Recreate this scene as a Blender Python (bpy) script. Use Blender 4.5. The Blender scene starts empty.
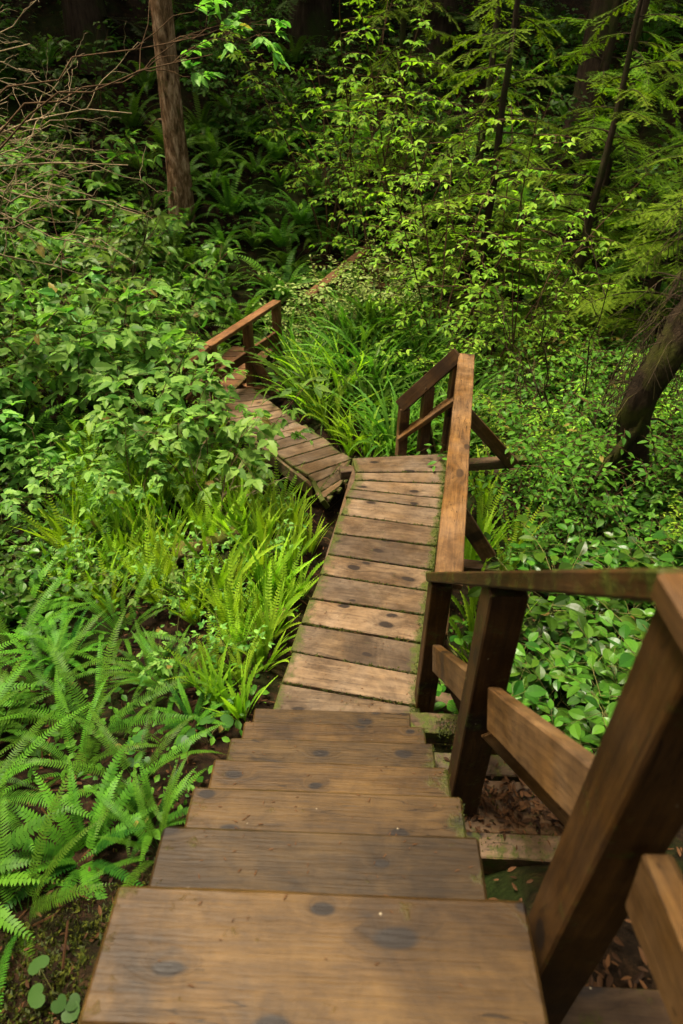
import bpy, math, random
import numpy as np
from math import sin, cos, radians, pi, sqrt, atan2
from mathutils import Vector, Matrix

SEED = 7
random.seed(SEED)
rng = np.random.default_rng(SEED)
sc = bpy.context.scene
COL = sc.collection
CAM_H = 3.033

# ------------------------------------------------------------------ helpers
def V(*a): return np.array(a, float)
def unit(v):
    v = np.asarray(v, float); n = np.linalg.norm(v, axis=-1, keepdims=True)
    return v / np.where(n < 1e-9, 1, n)

class MB:
    """collects vertices and faces for one mesh; attributes: rnd (float), gc (grain coordinate), moss (float)"""
    def __init__(s): s.v=[]; s.f3=[]; s.f4=[]; s.fn=[]; s.r=[]; s.gc=[]; s.ms=[]; s.n=0; s.m3=[]; s.m4=[]
    def add(s, v, f, rnd=0.5, gc=None, ms=None, mi=0):
        v=np.asarray(v,float); k=len(v); s.v.append(v)
        s.r.append(np.broadcast_to(np.asarray(rnd,float),(k,)).copy())
        s.gc.append(v.copy() if gc is None else np.asarray(gc,float)); s.ms.append(np.zeros(k) if ms is None else np.asarray(ms,float))
        for q in f:
            if isinstance(q,np.ndarray) and q.ndim==2:
                (s.f3 if q.shape[1]==3 else s.f4).append(q+s.n)
                (s.m3 if q.shape[1]==3 else s.m4).append(np.full(len(q),mi))
            else:
                (s.fn).append([int(i)+s.n for i in q])
        s.n+=k
    def build(s, name, mats, parent=None, smooth=True):
        me=bpy.data.meshes.new(name)
        if not isinstance(mats,(list,tuple)): mats=[mats]
        v=np.concatenate(s.v) if s.v else np.zeros((0,3))
        f3=np.concatenate(s.f3) if s.f3 else np.zeros((0,3),int)
        f4=np.concatenate(s.f4) if s.f4 else np.zeros((0,4),int)
        fn=s.fn
        loops=np.concatenate([f3.ravel(),f4.ravel(),np.array([i for q in fn for i in q],int)]).astype(np.int32)
        tot=np.concatenate([np.full(len(f3),3),np.full(len(f4),4),np.array([len(q) for q in fn],int)]).astype(np.int32)
        st=np.concatenate([[0],np.cumsum(tot)[:-1]]).astype(np.int32) if len(tot) else np.zeros(0,np.int32)
        me.vertices.add(len(v)); me.vertices.foreach_set('co',v.astype(np.float32).ravel())
        me.loops.add(len(loops)); me.loops.foreach_set('vertex_index',loops)
        me.polygons.add(len(tot)); me.polygons.foreach_set('loop_start',st)
        mi=np.concatenate([np.concatenate(s.m3) if s.m3 else np.zeros(0),np.concatenate(s.m4) if s.m4 else np.zeros(0),np.zeros(len(fn))]).astype(np.int32)
        me.polygons.foreach_set('material_index',mi)
        me.polygons.foreach_set('use_smooth',np.full(len(tot),smooth))
        me.update(calc_edges=True); me.validate()
        a=me.attributes.new('rnd','FLOAT','POINT'); a.data.foreach_set('value',np.concatenate(s.r).astype(np.float32))
        a=me.attributes.new('gc','FLOAT_VECTOR','POINT'); a.data.foreach_set('vector',np.concatenate(s.gc).astype(np.float32).ravel())
        a=me.attributes.new('moss','FLOAT','POINT'); a.data.foreach_set('value',np.concatenate(s.ms).astype(np.float32))
        for m in mats: me.materials.append(m)
        return link(name, me, parent)

def link(name, data, parent=None):
    o=bpy.data.objects.new(name,data); COL.objects.link(o)
    if parent is not None: o.parent=parent
    return o
def tag(o,label=None,cat=None,group=None,kind=None):
    if label: o['label']=label
    if cat: o['category']=cat
    if group: o['group']=group
    if kind: o['kind']=kind
    return o
def empty(name,loc=(0,0,0),rz=0,s=1.0,rx=0,ry=0):
    o=bpy.data.objects.new(name,None); COL.objects.link(o)
    o.location=loc; o.rotation_euler=(rx,ry,rz); o.scale=(s,s,s); o.empty_display_size=.1
    return o
CH={}
def copy_tree(o,parent=None):
    c=o.copy(); COL.objects.link(c)
    if parent is not None: c.parent=parent
    for ch in list(o.children): copy_tree(ch,c)
    return c

# ------------------------------------------------------------------ terrain
PR=[(-4,1.5),(0,.75),(.7,.5),(1.5,.1),(2.4,-.4),(4,-.7),(6,-.85),(8.5,-1.15),(10.2,-1.2),(12,-.5),(15,1.2),(20,4.2),(30,10.5),(45,18),(80,34)]
def prof(y):
    if y<=PR[0][0]: return PR[0][1]
    for (a,b),(c,d) in zip(PR,PR[1:]):
        if y<=c:
            t=(y-a)/(c-a); t=t*t*(3-2*t)*.5+t*.5; return b+(d-b)*t
    return PR[-1][1]
def ground(x,y):
    z=prof(y)
    if x<-1.6: z+=.10*(-1.6-x)**1.4
    if x>1.2: z+=.07*(x-1.2)**1.4
    if x>.3 and y<2.2: z+=.35*min(1,(x-.3)/.4)*min(1,(2.2-y)/1.2)
    z+=1.0*math.exp(-((x-.45)**2/1.1+(y-9.0)**2/1.5))
    z+=.05*sin(x*2.3+y*1.1)+.04*sin(x*4.1-y*3.3+1)
    return z

# ------------------------------------------------------------------ materials
def nt(name):
    m=bpy.data.materials.new(name); m.use_nodes=True
    t=m.node_tree; t.nodes.clear()
    out=t.nodes.new('ShaderNodeOutputMaterial')
    return m,t,out
def N(t,typ,**k):
    n=t.nodes.new(typ)
    for a,b in k.items(): setattr(n,a,b)
    return n
def L(t,a,b): t.links.new(a,b)
def ramp(t,fac,stops,interp='LINEAR'):
    r=N(t,'ShaderNodeValToRGB'); r.color_ramp.interpolation=interp
    e=r.color_ramp.elements
    while len(e)<len(stops): e.new(.5)
    for el,(p,c) in zip(e,stops):
        el.position=p; el.color=(*c,1) if len(c)==3 else c
    L(t,fac,r.inputs[0]); return r.outputs[0]
def mixc(t,f,a,b,mode='MIX'):
    n=N(t,'ShaderNodeMix',data_type='RGBA',blend_type=mode)
    if hasattr(f,'is_linked'): L(t,f,n.inputs[0])
    else: n.inputs[0].default_value=f
    for i,x in ((6,a),(7,b)):
        if hasattr(x,'is_linked'): L(t,x,n.inputs[i])
        else: n.inputs[i].default_value=(*x,1)
    return n.outputs[2]
def mth(t,op,a,b=None,c=None,clamp=False):
    n=N(t,'ShaderNodeMath',operation=op,use_clamp=clamp)
    for i,x in enumerate((a,b,c)):
        if x is None: continue
        if hasattr(x,'is_linked'): L(t,x,n.inputs[i])
        else: n.inputs[i].default_value=x
    return n.outputs[0]
def noise(t,vec,scale,detail=4,rough=.55,dist=0):
    n=N(t,'ShaderNodeTexNoise'); n.inputs['Scale'].default_value=scale; n.inputs['Detail'].default_value=detail
    n.inputs['Roughness'].default_value=rough; n.inputs['Distortion'].default_value=dist
    if vec is not None: L(t,vec,n.inputs['Vector'])
    return n.outputs['Fac']

def leaf_mat(name,ca,cb,tr,rough=.45,trf=.35,spec=.09,hue=.02,val=.35,bump=0,yellow=.0,und=.35):
    m,t,out=nt(name)
    at=N(t,'ShaderNodeAttribute',attribute_name='rnd').outputs['Fac']
    oi=N(t,'ShaderNodeObjectInfo')
    base=mixc(t,at,ca,cb)
    if yellow>0:
        y=mth(t,'GREATER_THAN',at,1-yellow)
        base=mixc(t,y,base,(.16,.13,.03))
    hs=N(t,'ShaderNodeHueSaturation')
    L(t,mth(t,'MULTIPLY_ADD',oi.outputs['Random'],hue*1.5,.5-hue*1.2),hs.inputs['Hue'])
    L(t,mth(t,'MULTIPLY_ADD',oi.outputs['Random'],val*2,1-val),hs.inputs['Value'])
    hs.inputs['Saturation'].default_value=1
    L(t,base,hs.inputs['Color'])
    geo=N(t,'ShaderNodeNewGeometry')
    p=N(t,'ShaderNodeBsdfPrincipled'); p.inputs['Roughness'].default_value=rough
    p.inputs['Specular IOR Level'].default_value=spec
    # the underside of a leaf is paler and duller
    under=mixc(t,und,hs.outputs['Color'],(.10,.13,.07))
    L(t,mixc(t,geo.outputs['Backfacing'],hs.outputs['Color'],under),p.inputs['Base Color'])
    tl=N(t,'ShaderNodeBsdfTranslucent')
    L(t,mixc(t,1.0,hs.outputs['Color'],tr,'MULTIPLY'),tl.inputs['Color'])
    mx=N(t,'ShaderNodeMixShader'); mx.inputs[0].default_value=trf*.78
    L(t,p.outputs[0],mx.inputs[1]); L(t,tl.outputs[0],mx.inputs[2]); L(t,mx.outputs[0],out.inputs[0])
    if bump:
        tc=N(t,'ShaderNodeTexCoord'); b=N(t,'ShaderNodeBump'); b.inputs['Strength'].default_value=bump; b.inputs['Distance'].default_value=.004
        L(t,noise(t,tc.outputs['Object'],60,2),b.inputs['Height']); L(t,b.outputs[0],p.inputs['Normal'])
    return m

def wood_mat(name,c_dark,c_mid,c_light,grey=.3,rough=.62,moss_amt=1.0,knot=1.0,bump=.35,wet=.4,kthr=.48,kscale=3.0):
    m,t,out=nt(name)
    g=N(t,'ShaderNodeAttribute',attribute_name='gc').outputs['Vector']
    ms=N(t,'ShaderNodeAttribute',attribute_name='moss').outputs['Fac']
    rn=N(t,'ShaderNodeAttribute',attribute_name='rnd').outputs['Fac']
    # knots
    mp=N(t,'ShaderNodeMapping'); mp.inputs['Scale'].default_value=(kscale,kscale*2,.5); L(t,g,mp.inputs[0])
    wob=N(t,'ShaderNodeTexNoise'); wob.inputs['Scale'].default_value=9; wob.inputs['Detail'].default_value=2; L(t,g,wob.inputs['Vector'])
    wv=N(t,'ShaderNodeVectorMath',operation='MULTIPLY_ADD'); L(t,wob.outputs['Color'],wv.inputs[0]); wv.inputs[1].default_value=(.16,.16,.16); L(t,mp.outputs[0],wv.inputs[2])
    vo=N(t,'ShaderNodeTexVoronoi',voronoi_dimensions='2D'); vo.inputs['Scale'].default_value=1.0; L(t,wv.outputs[0],vo.inputs['Vector'])
    cs=N(t,'ShaderNodeSeparateColor'); L(t,vo.outputs['Color'],cs.inputs[0])
    has=mth(t,'GREATER_THAN',cs.outputs[0],kthr)
    rad=mth(t,'MULTIPLY_ADD',cs.outputs[1],.11,.07)
    kd=mth(t,'DIVIDE',vo.outputs['Distance'],rad)
    kn=mth(t,'MULTIPLY',mth(t,'MULTIPLY',mth(t,'SUBTRACT',1.2,kd,clamp=True),2.6,clamp=True),has)
    kn=mth(t,'MULTIPLY',kn,min(1,knot))
    halo=mth(t,'MULTIPLY',mth(t,'MULTIPLY',mth(t,'SUBTRACT',1,mth(t,'MULTIPLY',kd,.35),clamp=True),has),knot)
    # grain, bent round the knots
    mg=N(t,'ShaderNodeMapping'); mg.inputs['Scale'].default_value=(2.2,24,24); L(t,g,mg.inputs[0])
    gb=N(t,'ShaderNodeVectorMath',operation='ADD'); L(t,mg.outputs[0],gb.inputs[0])
    cx=N(t,'ShaderNodeCombineXYZ'); L(t,mth(t,'MULTIPLY',halo,1.6),cx.inputs[1]); L(t,cx.outputs[0],gb.inputs[1])
    gr=noise(t,gb.outputs[0],1.6,6,.62,.5)
    mf=N(t,'ShaderNodeMapping'); mf.inputs['Scale'].default_value=(9,170,170); L(t,g,mf.inputs[0])
    fine=noise(t,mf.outputs[0],1.0,3,.6,.2)
    blotch=noise(t,g,3.2,5,.6,.4)
    c=ramp(t,gr,[(.18,c_dark),(.5,c_mid),(.82,c_light)])
    c=mixc(t,mth(t,'MULTIPLY',mth(t,'SUBTRACT',fine,.45,clamp=True),1.0),c,c_dark)
    gy=mixc(t,gr,(.16,.145,.125),(.34,.31,.27))
    c=mixc(t,mth(t,'MULTIPLY',ramp(t,blotch,[(.35,(0,0,0)),(.7,(1,1,1))]),grey),c,gy)
    mot=ramp(t,noise(t,g,13,7,.75,.3),[(.30,(.55,.52,.50)),(.5,(1,1,1)),(.72,(1.28,1.25,1.2))])
    c=mixc(t,.75,c,mixc(t,1,c,mot,'MULTIPLY'))
    # board to board tone and dirty blotches
    c=mixc(t,1.0,c,ramp(t,rn,[(0,(.72,.72,.74)),(1,(1.18,1.12,1.06))]),'MULTIPLY')
    dirt=ramp(t,noise(t,g,1.7,6,.7,.6),[(.42,(1,1,1)),(.64,(.25,.22,.19))])
    c=mixc(t,.8,c,mixc(t,1,c,dirt,'MULTIPLY'))
    c=mixc(t,kn,c,(.010,.0075,.0065))
    c=mixc(t,mth(t,'MULTIPLY',halo,.45),c,tuple(x*.5 for x in c_dark))
    # specks of fallen needles and dust
    sp=N(t,'ShaderNodeTexVoronoi'); sp.inputs['Scale'].default_value=24; L(t,g,sp.inputs['Vector'])
    ss=N(t,'ShaderNodeSeparateColor'); L(t,sp.outputs['Color'],ss.inputs[0])
    spm=mth(t,'MULTIPLY',mth(t,'LESS_THAN',sp.outputs['Distance'],.06),mth(t,'GREATER_THAN',ss.outputs[0],.93))
    c=mixc(t,mth(t,'MULTIPLY',spm,.6),c,(.34,.29,.2))
    mc=N(t,'ShaderNodeMapping'); mc.inputs['Scale'].default_value=(1.6,34,34); L(t,gb.outputs[0] if False else g,mc.inputs[0])
    ck=noise(t,mc.outputs[0],1.0,2,.5,.8)
    crack=mth(t,'MULTIPLY',mth(t,'LESS_THAN',mth(t,'ABSOLUTE',mth(t,'SUBTRACT',ck,.5)),.006),mth(t,'GREATER_THAN',noise(t,g,2.6,2),.52))
    c=mixc(t,mth(t,'MULTIPLY',crack,.7),c,tuple(x*.35 for x in c_dark))
    # moss
    mo=noise(t,g,14,6,.7)
    mk=mth(t,'MULTIPLY',mth(t,'SUBTRACT',mth(t,'ADD',mo,mth(t,'MULTIPLY_ADD',ms,.62,-.30)),.5,clamp=True),6*moss_amt,clamp=True)
    mcol=mixc(t,noise(t,g,60,3),(.014,.022,.003),(.060,.068,.010))
    c=mixc(t,mk,c,mcol)
    p=N(t,'ShaderNodeBsdfPrincipled'); L(t,c,p.inputs['Base Color'])
    p.inputs['Specular IOR Level'].default_value=.14
    L(t,mth(t,'MULTIPLY_ADD',blotch,wet,rough-wet*.5),p.inputs['Roughness'])
    hgt=mth(t,'ADD',mth(t,'MULTIPLY',gr,.6),mth(t,'MULTIPLY',fine,.5))
    hgt=mth(t,'SUBTRACT',hgt,mth(t,'MULTIPLY',crack,.8))
    hgt=mth(t,'ADD',hgt,mth(t,'MULTIPLY',mth(t,'MULTIPLY',mk,noise(t,g,120,2)),2.5))
    b=N(t,'ShaderNodeBump'); b.inputs['Strength'].default_value=bump; b.inputs['Distance'].default_value=.006
    L(t,hgt,b.inputs['Height']); L(t,b.outputs[0],p.inputs['Normal'])
    L(t,p.outputs[0],out.inputs[0])
    return m

def rough_mat(name,stops,scale=8,moss=None,bump=.6,dist=.03,rough=.9,stretch=(1,1,1),mscale=3,mth_=(.45,.6)):
    m,t,out=nt(name)
    tc=N(t,'ShaderNodeTexCoord'); mp=N(t,'ShaderNodeMapping'); mp.inputs['Scale'].default_value=stretch
    L(t,tc.outputs['Object'],mp.inputs[0])
    n1=noise(t,mp.outputs[0],scale,8,.68,.3)
    c=ramp(t,n1,stops)
    if moss:
        k=ramp(t,noise(t,tc.outputs['Object'],mscale,6,.65),[(mth_[0],(0,0,0)),(mth_[1],(1,1,1))])
        c=mixc(t,k,c,mixc(t,noise(t,tc.outputs['Object'],40,3),tuple(x*.4 for x in moss),moss))
    p=N(t,'ShaderNodeBsdfPrincipled'); L(t,c,p.inputs['Base Color']); p.inputs['Roughness'].default_value=rough; p.inputs['Specular IOR Level'].default_value=.06
    b=N(t,'ShaderNodeBump'); b.inputs['Strength'].default_value=bump; b.inputs['Distance'].default_value=dist
    L(t,n1,b.inputs['Height']); L(t,b.outputs[0],p.inputs['Normal']); L(t,p.outputs[0],out.inputs[0])
    return m

M={}
M['tread']=wood_mat('weathered_tread_wood',(.0130,.0064,.0014),(.0500,.0282,.0074),(.0760,.0455,.0136),grey=.02,moss_amt=.7,rough=.5,wet=.35,kthr=.45,kscale=3.8,bump=.5)
M['deck']=wood_mat('weathered_deck_wood',(.036,.0205,.0085),(.1100,.0700,.0345),(.1650,.1130,.0620),grey=.22,moss_amt=.8,rough=.58)
M['rail']=wood_mat('orange_rail_wood',(.028,.0130,.0034),(.098,.0500,.0138),(.162,.0920,.0290),grey=.14,moss_amt=.8,knot=.7,rough=.55,kthr=.6)
M['post']=wood_mat('dark_post_wood',(.011,.0046,.0009),(.040,.0185,.0036),(.074,.0365,.0074),grey=.04,moss_amt=1.0,knot=.8,rough=.6,kthr=.5)
M['far']=wood_mat('reddish_far_wood',(.041,.018,.006),(.120,.056,.019),(.175,.092,.035),grey=.06,moss_amt=.7,knot=.4)
M['beam']=wood_mat('mossy_beam_wood',(0.0246,0.0123,0.00492),(0.0656,0.0369,0.01476),(0.1066,0.0697,0.03116),grey=.2,moss_amt=1.2)
M['sword']=leaf_mat('sword_fern_leaf',(.008,.043,.005),(.062,.170,.012),(1.8,2.1,.7),rough=.45,trf=.40,val=.38,und=.15)
M['swordfar']=leaf_mat('hillside_fern_leaf',(.024,.078,.009),(.072,.175,.015),(1.7,2.0,.8),rough=.45,trf=.38,val=.32,und=.15)
M['deer']=leaf_mat('deer_fern_leaf',(.055,.150,.007),(.215,.370,.024),(1.6,1.8,.6),rough=.5,trf=.45,val=.28,und=.1)
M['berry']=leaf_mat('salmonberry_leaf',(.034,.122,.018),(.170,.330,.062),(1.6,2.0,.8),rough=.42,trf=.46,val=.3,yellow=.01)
M['berryd']=leaf_mat('painted_shade_salmonberry_leaf',(.020,.075,.009),(.110,.215,.030),(1.6,1.9,.7),rough=.42,trf=.42,val=.34,yellow=.01)  # darker copy of the salmonberry leaf, shade put into its colour
M['dim']=leaf_mat('painted_shade_leaf',(0.01148,0.041,0.00492),(0.0451,0.1025,0.01312),(1.6,2.0,.8),rough=.5,trf=.35,val=.3,und=.1)  # slope leaves coloured darker, in place of the light falling off uphill
M['salal']=leaf_mat('salal_leaf',(.0100,.0470,.0045),(.0520,.1400,.0120),(1.7,2.1,.6),rough=.32,trf=.30,spec=.18,val=.34,bump=.15,yellow=.006,und=.2)
M['huck']=leaf_mat('huckleberry_leaf',(.060,.180,.009),(.205,.370,.030),(1.6,1.8,.7),rough=.5,trf=.5,val=.2)
M['pale']=leaf_mat('pale_shrub_leaf',(.12,.21,.045),(.25,.34,.10),(1.5,1.6,.9),rough=.45,trf=.4,val=.18)
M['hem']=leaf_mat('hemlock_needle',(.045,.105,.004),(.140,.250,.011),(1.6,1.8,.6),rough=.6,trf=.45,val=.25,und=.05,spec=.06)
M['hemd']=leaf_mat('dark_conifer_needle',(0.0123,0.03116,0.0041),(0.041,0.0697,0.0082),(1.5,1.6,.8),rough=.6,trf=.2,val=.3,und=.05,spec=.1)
M['cover']=leaf_mat('ground_cover_leaf',(0.0246,0.0861,0.0082),(0.082,0.2009,0.01804),(1.6,2.0,.8),rough=.42,trf=.42,val=0,hue=0,yellow=.02,und=.2)
M['heart']=leaf_mat('heart_leaf',(.010,.050,.006),(.022,.085,.010),(1.6,2.0,.7),rough=.4,trf=.3,val=.2,und=.1)
M['stem']=rough_mat('shrub_stem',[(.3,(.03,.018,.01)),(.7,(.10,.06,.03))],30,bump=.2,dist=.003)
M['gstem']=rough_mat('green_stem',[(.3,(.06,.07,.02)),(.7,(.13,.12,.04))],30,bump=.2,dist=.003)
M['twig']=rough_mat('bare_twig',[(.3,(.11,.08,.045)),(.7,(.30,.23,.14))],25,moss=(.09,.10,.02),mscale=6,mth_=(.55,.7),bump=.3,dist=.003)
M['dead']=rough_mat('dead_twig',[(.3,(.014,.010,.006)),(.7,(.06,.043,.026))],25,moss=(.07,.07,.015),mscale=5,mth_=(.5,.65),bump=.3,dist=.003)
M['bark']=rough_mat('brown_bark',[(.34,(.022,.012,.006)),(.5,(.17,.098,.05)),(.64,(.42,.28,.18))],4.2,moss=(.045,.065,.01),mscale=1.6,mth_=(.56,.72),bump=1,dist=.10,stretch=(3.0,3.0,.9))
M['darkbark']=rough_mat('dark_bark',[(.3,(.012,.008,.006)),(.6,(.04,.027,.017)),(.8,(.08,.055,.035))],5,moss=(.035,.05,.01),mscale=1.2,mth_=(.48,.66),bump=1,dist=.05,stretch=(3,3,.6))
M['mossbark']=rough_mat('mossy_bark',[(.3,(.006,.0045,.003)),(.6,(.028,.019,.011)),(.8,(.06,.042,.025))],6,moss=(.05,.055,.010),mscale=2.2,mth_=(.46,.62),bump=1,dist=.05,stretch=(2.5,2.5,.8))
M['log']=rough_mat('mossy_log_bark',[(.3,(.03,.018,.01)),(.6,(.11,.06,.03)),(.8,(.2,.12,.07))],7,moss=(.10,.12,.018),mscale=3,mth_=(.38,.52),bump=1,dist=.03,stretch=(2.5,.8,2.5))
M['soil']=rough_mat('forest_soil',[(.3,(0.00246,0.00164,0.000984)),(.5,(0.01148,0.00697,0.00369)),(.66,(0.0328,0.01722,0.0082)),(.85,(0.0697,0.03936,0.01968))],9,moss=(0.01804,0.02952,0.00492),mscale=.9,mth_=(.47,.62),bump=1,dist=.06)
M['litter']=leaf_mat('dead_leaf_litter',(0.01312,0.00656,0.00328),(0.0779,0.0369,0.01476),(1.2,1.0,.8),rough=.7,trf=.1,val=0,hue=0)
M['moss']=leaf_mat('moss_tuft',(0.01804,0.02952,0.00328),(0.0697,0.0779,0.00984),(1.3,1.4,.8),rough=.8,trf=.2,val=0,hue=0,spec=.1)

# ------------------------------------------------------------------ wood building
def plank(mb,L0,L1,R0,R1,up,th,rnd=None,ch=.005,n=8,mossL=.0,mossR=.0,jit=.0018,mi=0,moss0=0.):
    """board lying between edge L0-R0 and edge L1-R1; top surface through the four points, thickness th downwards"""
    L0,L1,R0,R1=[np.asarray(a,float) for a in (L0,L1,R0,R1)]; up=unit(up)
    rnd=random.random() if rnd is None else rnd
    off=V(random.uniform(0,60),random.uniform(0,60),random.uniform(0,60))
    ln=np.linalg.norm((R0+R1-L0-L1)/2)
    e=ch/ln
    ts=[0,e]+[i/n for i in range(1,n)]+[1-e,1]
    # extra rings near the ends carry moss
    ts=sorted(set(ts+[.03,.08,.92,.97]))
    vs=[];gcs=[];mo=[]
    for i,t in enumerate(ts):
        a=L0+(R0-L0)*t; b=L1+(R1-L1)*t
        w=np.linalg.norm(b-a); d=(b-a)/w
        ins=ch if i in(0,len(ts)-1) else 0
        j=lambda: random.uniform(-jit,jit)
        prof=[(ch+ins*.6,-ins),(w-ch-ins*.6,-ins),(w-ins*.5+j(),-ch-ins*.5),(w-ins*.5+j(),-th+ch+ins*.5),(w-ch-ins*.6,-th+ins),(ch+ins*.6,-th+ins),(ins*.5+j(),-th+ch+ins*.5),(ins*.5+j(),-ch-ins*.5)]
        m=mossL*max(0,1-t/.12)+mossR*max(0,1-(1-t)/.12)+moss0
        for (p,q) in prof:
            vs.append(a+d*p+up*q); gcs.append(off+V(t*ln,p,q)); mo.append(min(1.2,m+ (.25 if (p<ch*2 or p>w-ch*2) and (mossL or mossR) else 0)))
    f=[]
    k=8
    for i in range(len(ts)-1):
        for q in range(k): f.append((i*k+q,i*k+(q+1)%k,(i+1)*k+(q+1)%k,(i+1)*k+q))
    n0=(len(ts)-1)*k
    mb.add(vs,[np.array(f)[:,::-1],list(range(k)),[n0+q for q in range(k-1,-1,-1)]],rnd,gcs,mo,mi)
def board(mb,p0,p1,up,w,th,**kw):
    """straight board from p0 to p1 (centre of its top face), w wide, th thick"""
    p0=np.asarray(p0,float);p1=np.asarray(p1,float); d=unit(p1-p0)
    up=np.asarray(up,float); up=unit(up-d*np.dot(up,d)); s=np.cross(up,d)
    plank(mb,p0-s*w/2,p0+s*w/2,p1-s*w/2,p1+s*w/2,up,th,**kw)
def beam_part(name,mat,parent,p0,p1,up,w,th,**kw):
    mb=MB(); board(mb,p0,p1,up,w,th,**kw); return mb.build(name,mat,parent,smooth=False)
def post_part(parent,x,y,z0,z1,s,mat,rz=0,lean=(0,0),**kw):
    """square post standing at x,y"""
    a=V(cos(rz),sin(rz),0)
    p0=V(x,y,z0)+a*s/2; p1=V(x+lean[0],y+lean[1],z1)+a*s/2
    mb=MB(); kw.setdefault('mossL',.8); board(mb,p0,p1,a,s,s,**kw); return mb.build('post',mat,parent,smooth=False)

# ---- staircase
RISE,RUN,G0=.227,.25,2.136
AZ=radians(1.05); d2=V(sin(AZ),cos(AZ),0); c2=V(cos(AZ),-sin(AZ),0)
stair=tag(empty('staircase',(0,0,0)),'steep wooden staircase of brown plank treads leading down to the boardwalk','staircase')
def step_pt(k,a,b=0):   # k steps up from the bottom, a across, b back
    return V(-.01,G0,0)-d2*(RUN*k+b)+c2*a+V(0,0,RISE*(k+1))
adj={0:(-.003,-.002),1:(-.002,-.001),2:(-.006,-.004),3:(-.004,.004),4:(.0,-.004),5:(.002,-.018),6:(.003,.012)}
for k in range(7):
    l,r=adj[k]; l=-.43+l; r=.43+r
    mb=MB()
    b1=.272 if k<6 else .246
    plank(mb,step_pt(k,l,b1),step_pt(k,l,0),step_pt(k,r,b1),step_pt(k,r,random.uniform(-.004,.004)),(0,0,1),.042,mossL=.15,mossR=.35 if k<5 else .1,ch=.008)
    if k==6:
        for q in range(1,9):
            b=.25*q
            plank(mb,step_pt(k,l+.004*q,b+.246),step_pt(k,l+.004*q,b),step_pt(k,r-.02,b+.246),step_pt(k,r-.02,b),(0,0,1),.042,mossL=.2,mossR=.1,ch=.004)
        mb.build('landing',M['tread'],stair,smooth=False)
    else: mb.build('tread',M['tread'],stair,smooth=False)
for s in (-.33,.33):
    beam_part('stringer',M['beam'],stair,step_pt(-1,s)-V(0,0,.20)+d2*.05,step_pt(6,s,-.02)-V(0,0,.20)-d2*.12,(0,-.7,.7),.05,.24)
for k in range(7):   # supports beneath the steps: short cross beams that show on the right
    if k in(1,3,5): beam_part('cross_beam',M['beam'],stair,step_pt(k,-.40,.16)-V(0,0,.30),step_pt(k,.40,.16)-V(0,0,.30),(0,0,1),.09,.09,mossR=.8)
for (k,a,zz) in ((6,-.36,0),(6,.36,0),(6,-.36,1.5),(6,.36,1.5)):
    p=step_pt(k,a,.14+zz)
    post_part(stair,p[0],p[1],ground(p[0],p[1])-.2,p[2]-.05,.1,M['post'])['label']='square post under the landing'

# ---- main boardwalk: edge points of every gap between planks
DL=[(-.385,2.27),(-.349,2.503),(-.299,2.748),(-.254,2.993),(-.207,3.234),(-.148,3.487),(-.099,3.72),(-.056,3.978),(-.02,4.236),(.035,4.486),(.075,4.612),(.115,4.758),(.122,4.892),(.089,5.144)]
DR=[(.455,2.24),(.467,2.347),(.505,2.575),(.549,2.836),(.587,3.088),(.638,3.326),(.685,3.559),(.734,3.837),(.788,4.074),(.848,4.334),(.879,4.488),(.926,4.727),(.955,4.926),(1.006,5.254)]
deck=tag(empty('boardwalk',(0,0,0)),'straight raised boardwalk of grey brown planks at the foot of the stairs','boardwalk')
mb=MB()
DL0=[(-.40,2.02)]+DL; DR0=[(.45,2.02)]+DR
gap=.016
for i in range(len(DL0)-1):
    l0,l1,r0,r1=[V(*p,0) for p in (DL0[i],DL0[i+1],DR0[i],DR0[i+1])]
    ul=unit(l1-l0); ur=unit(r1-r0); g=gap*(.8+.5*random.random()) if i else .002
    z=V(0,0,random.uniform(-.004,.002)); e=random.uniform(-.014,.014)
    ax=unit(r0-l0)
    plank(mb,l0+ul*g*.5+z+ax*e,l1-ul*g*.5+z+ax*e,r0+ur*g*.5+z+ax*e,r1-ur*g*.5+z+ax*e+V(0,0,random.uniform(-.004,.004)),(0,0,1),.04,mossL=.55,mossR=.75,ch=.005,moss0=.05)
mb.build('plank_surface',M['deck'],deck,smooth=False)
for a,b in ((.06,.94),):
    for t in (a,b):
        p0=V(*DL[0],-.043)*(1-t)+V(*DR[0],-.043)*t; p1=V(*DL[-1],-.043)*(1-t)+V(*DR[-1],-.043)*t
        beam_part('joist',M['beam'],deck,p0,p1-unit(p1-p0)*.05,(0,0,1),.05,.16)
for (a,b,ex) in (((.0,5.10),(1.0,5.26),.80),((-.05,4.05),(.76,3.93),.50),((-.28,2.75),(.5,2.6),.45)):
    zz=-.10 if b[1]>5 else -.21; p0=V(*a,zz);p1=V(*b,zz); u=unit(p1-p0)
    beam_part('outrigger',M['beam'],deck,p0-u*.02,p1+u*ex,(0,0,1),.1,.09,mossR=.9,moss0=.15)
    for q in (.08,.72):
        p=p0+(p1-p0)*q; post_part(deck,p[0]+.0,p[1],ground(p[0],p[1])-.3,-.30,.1,M['post'])

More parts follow.
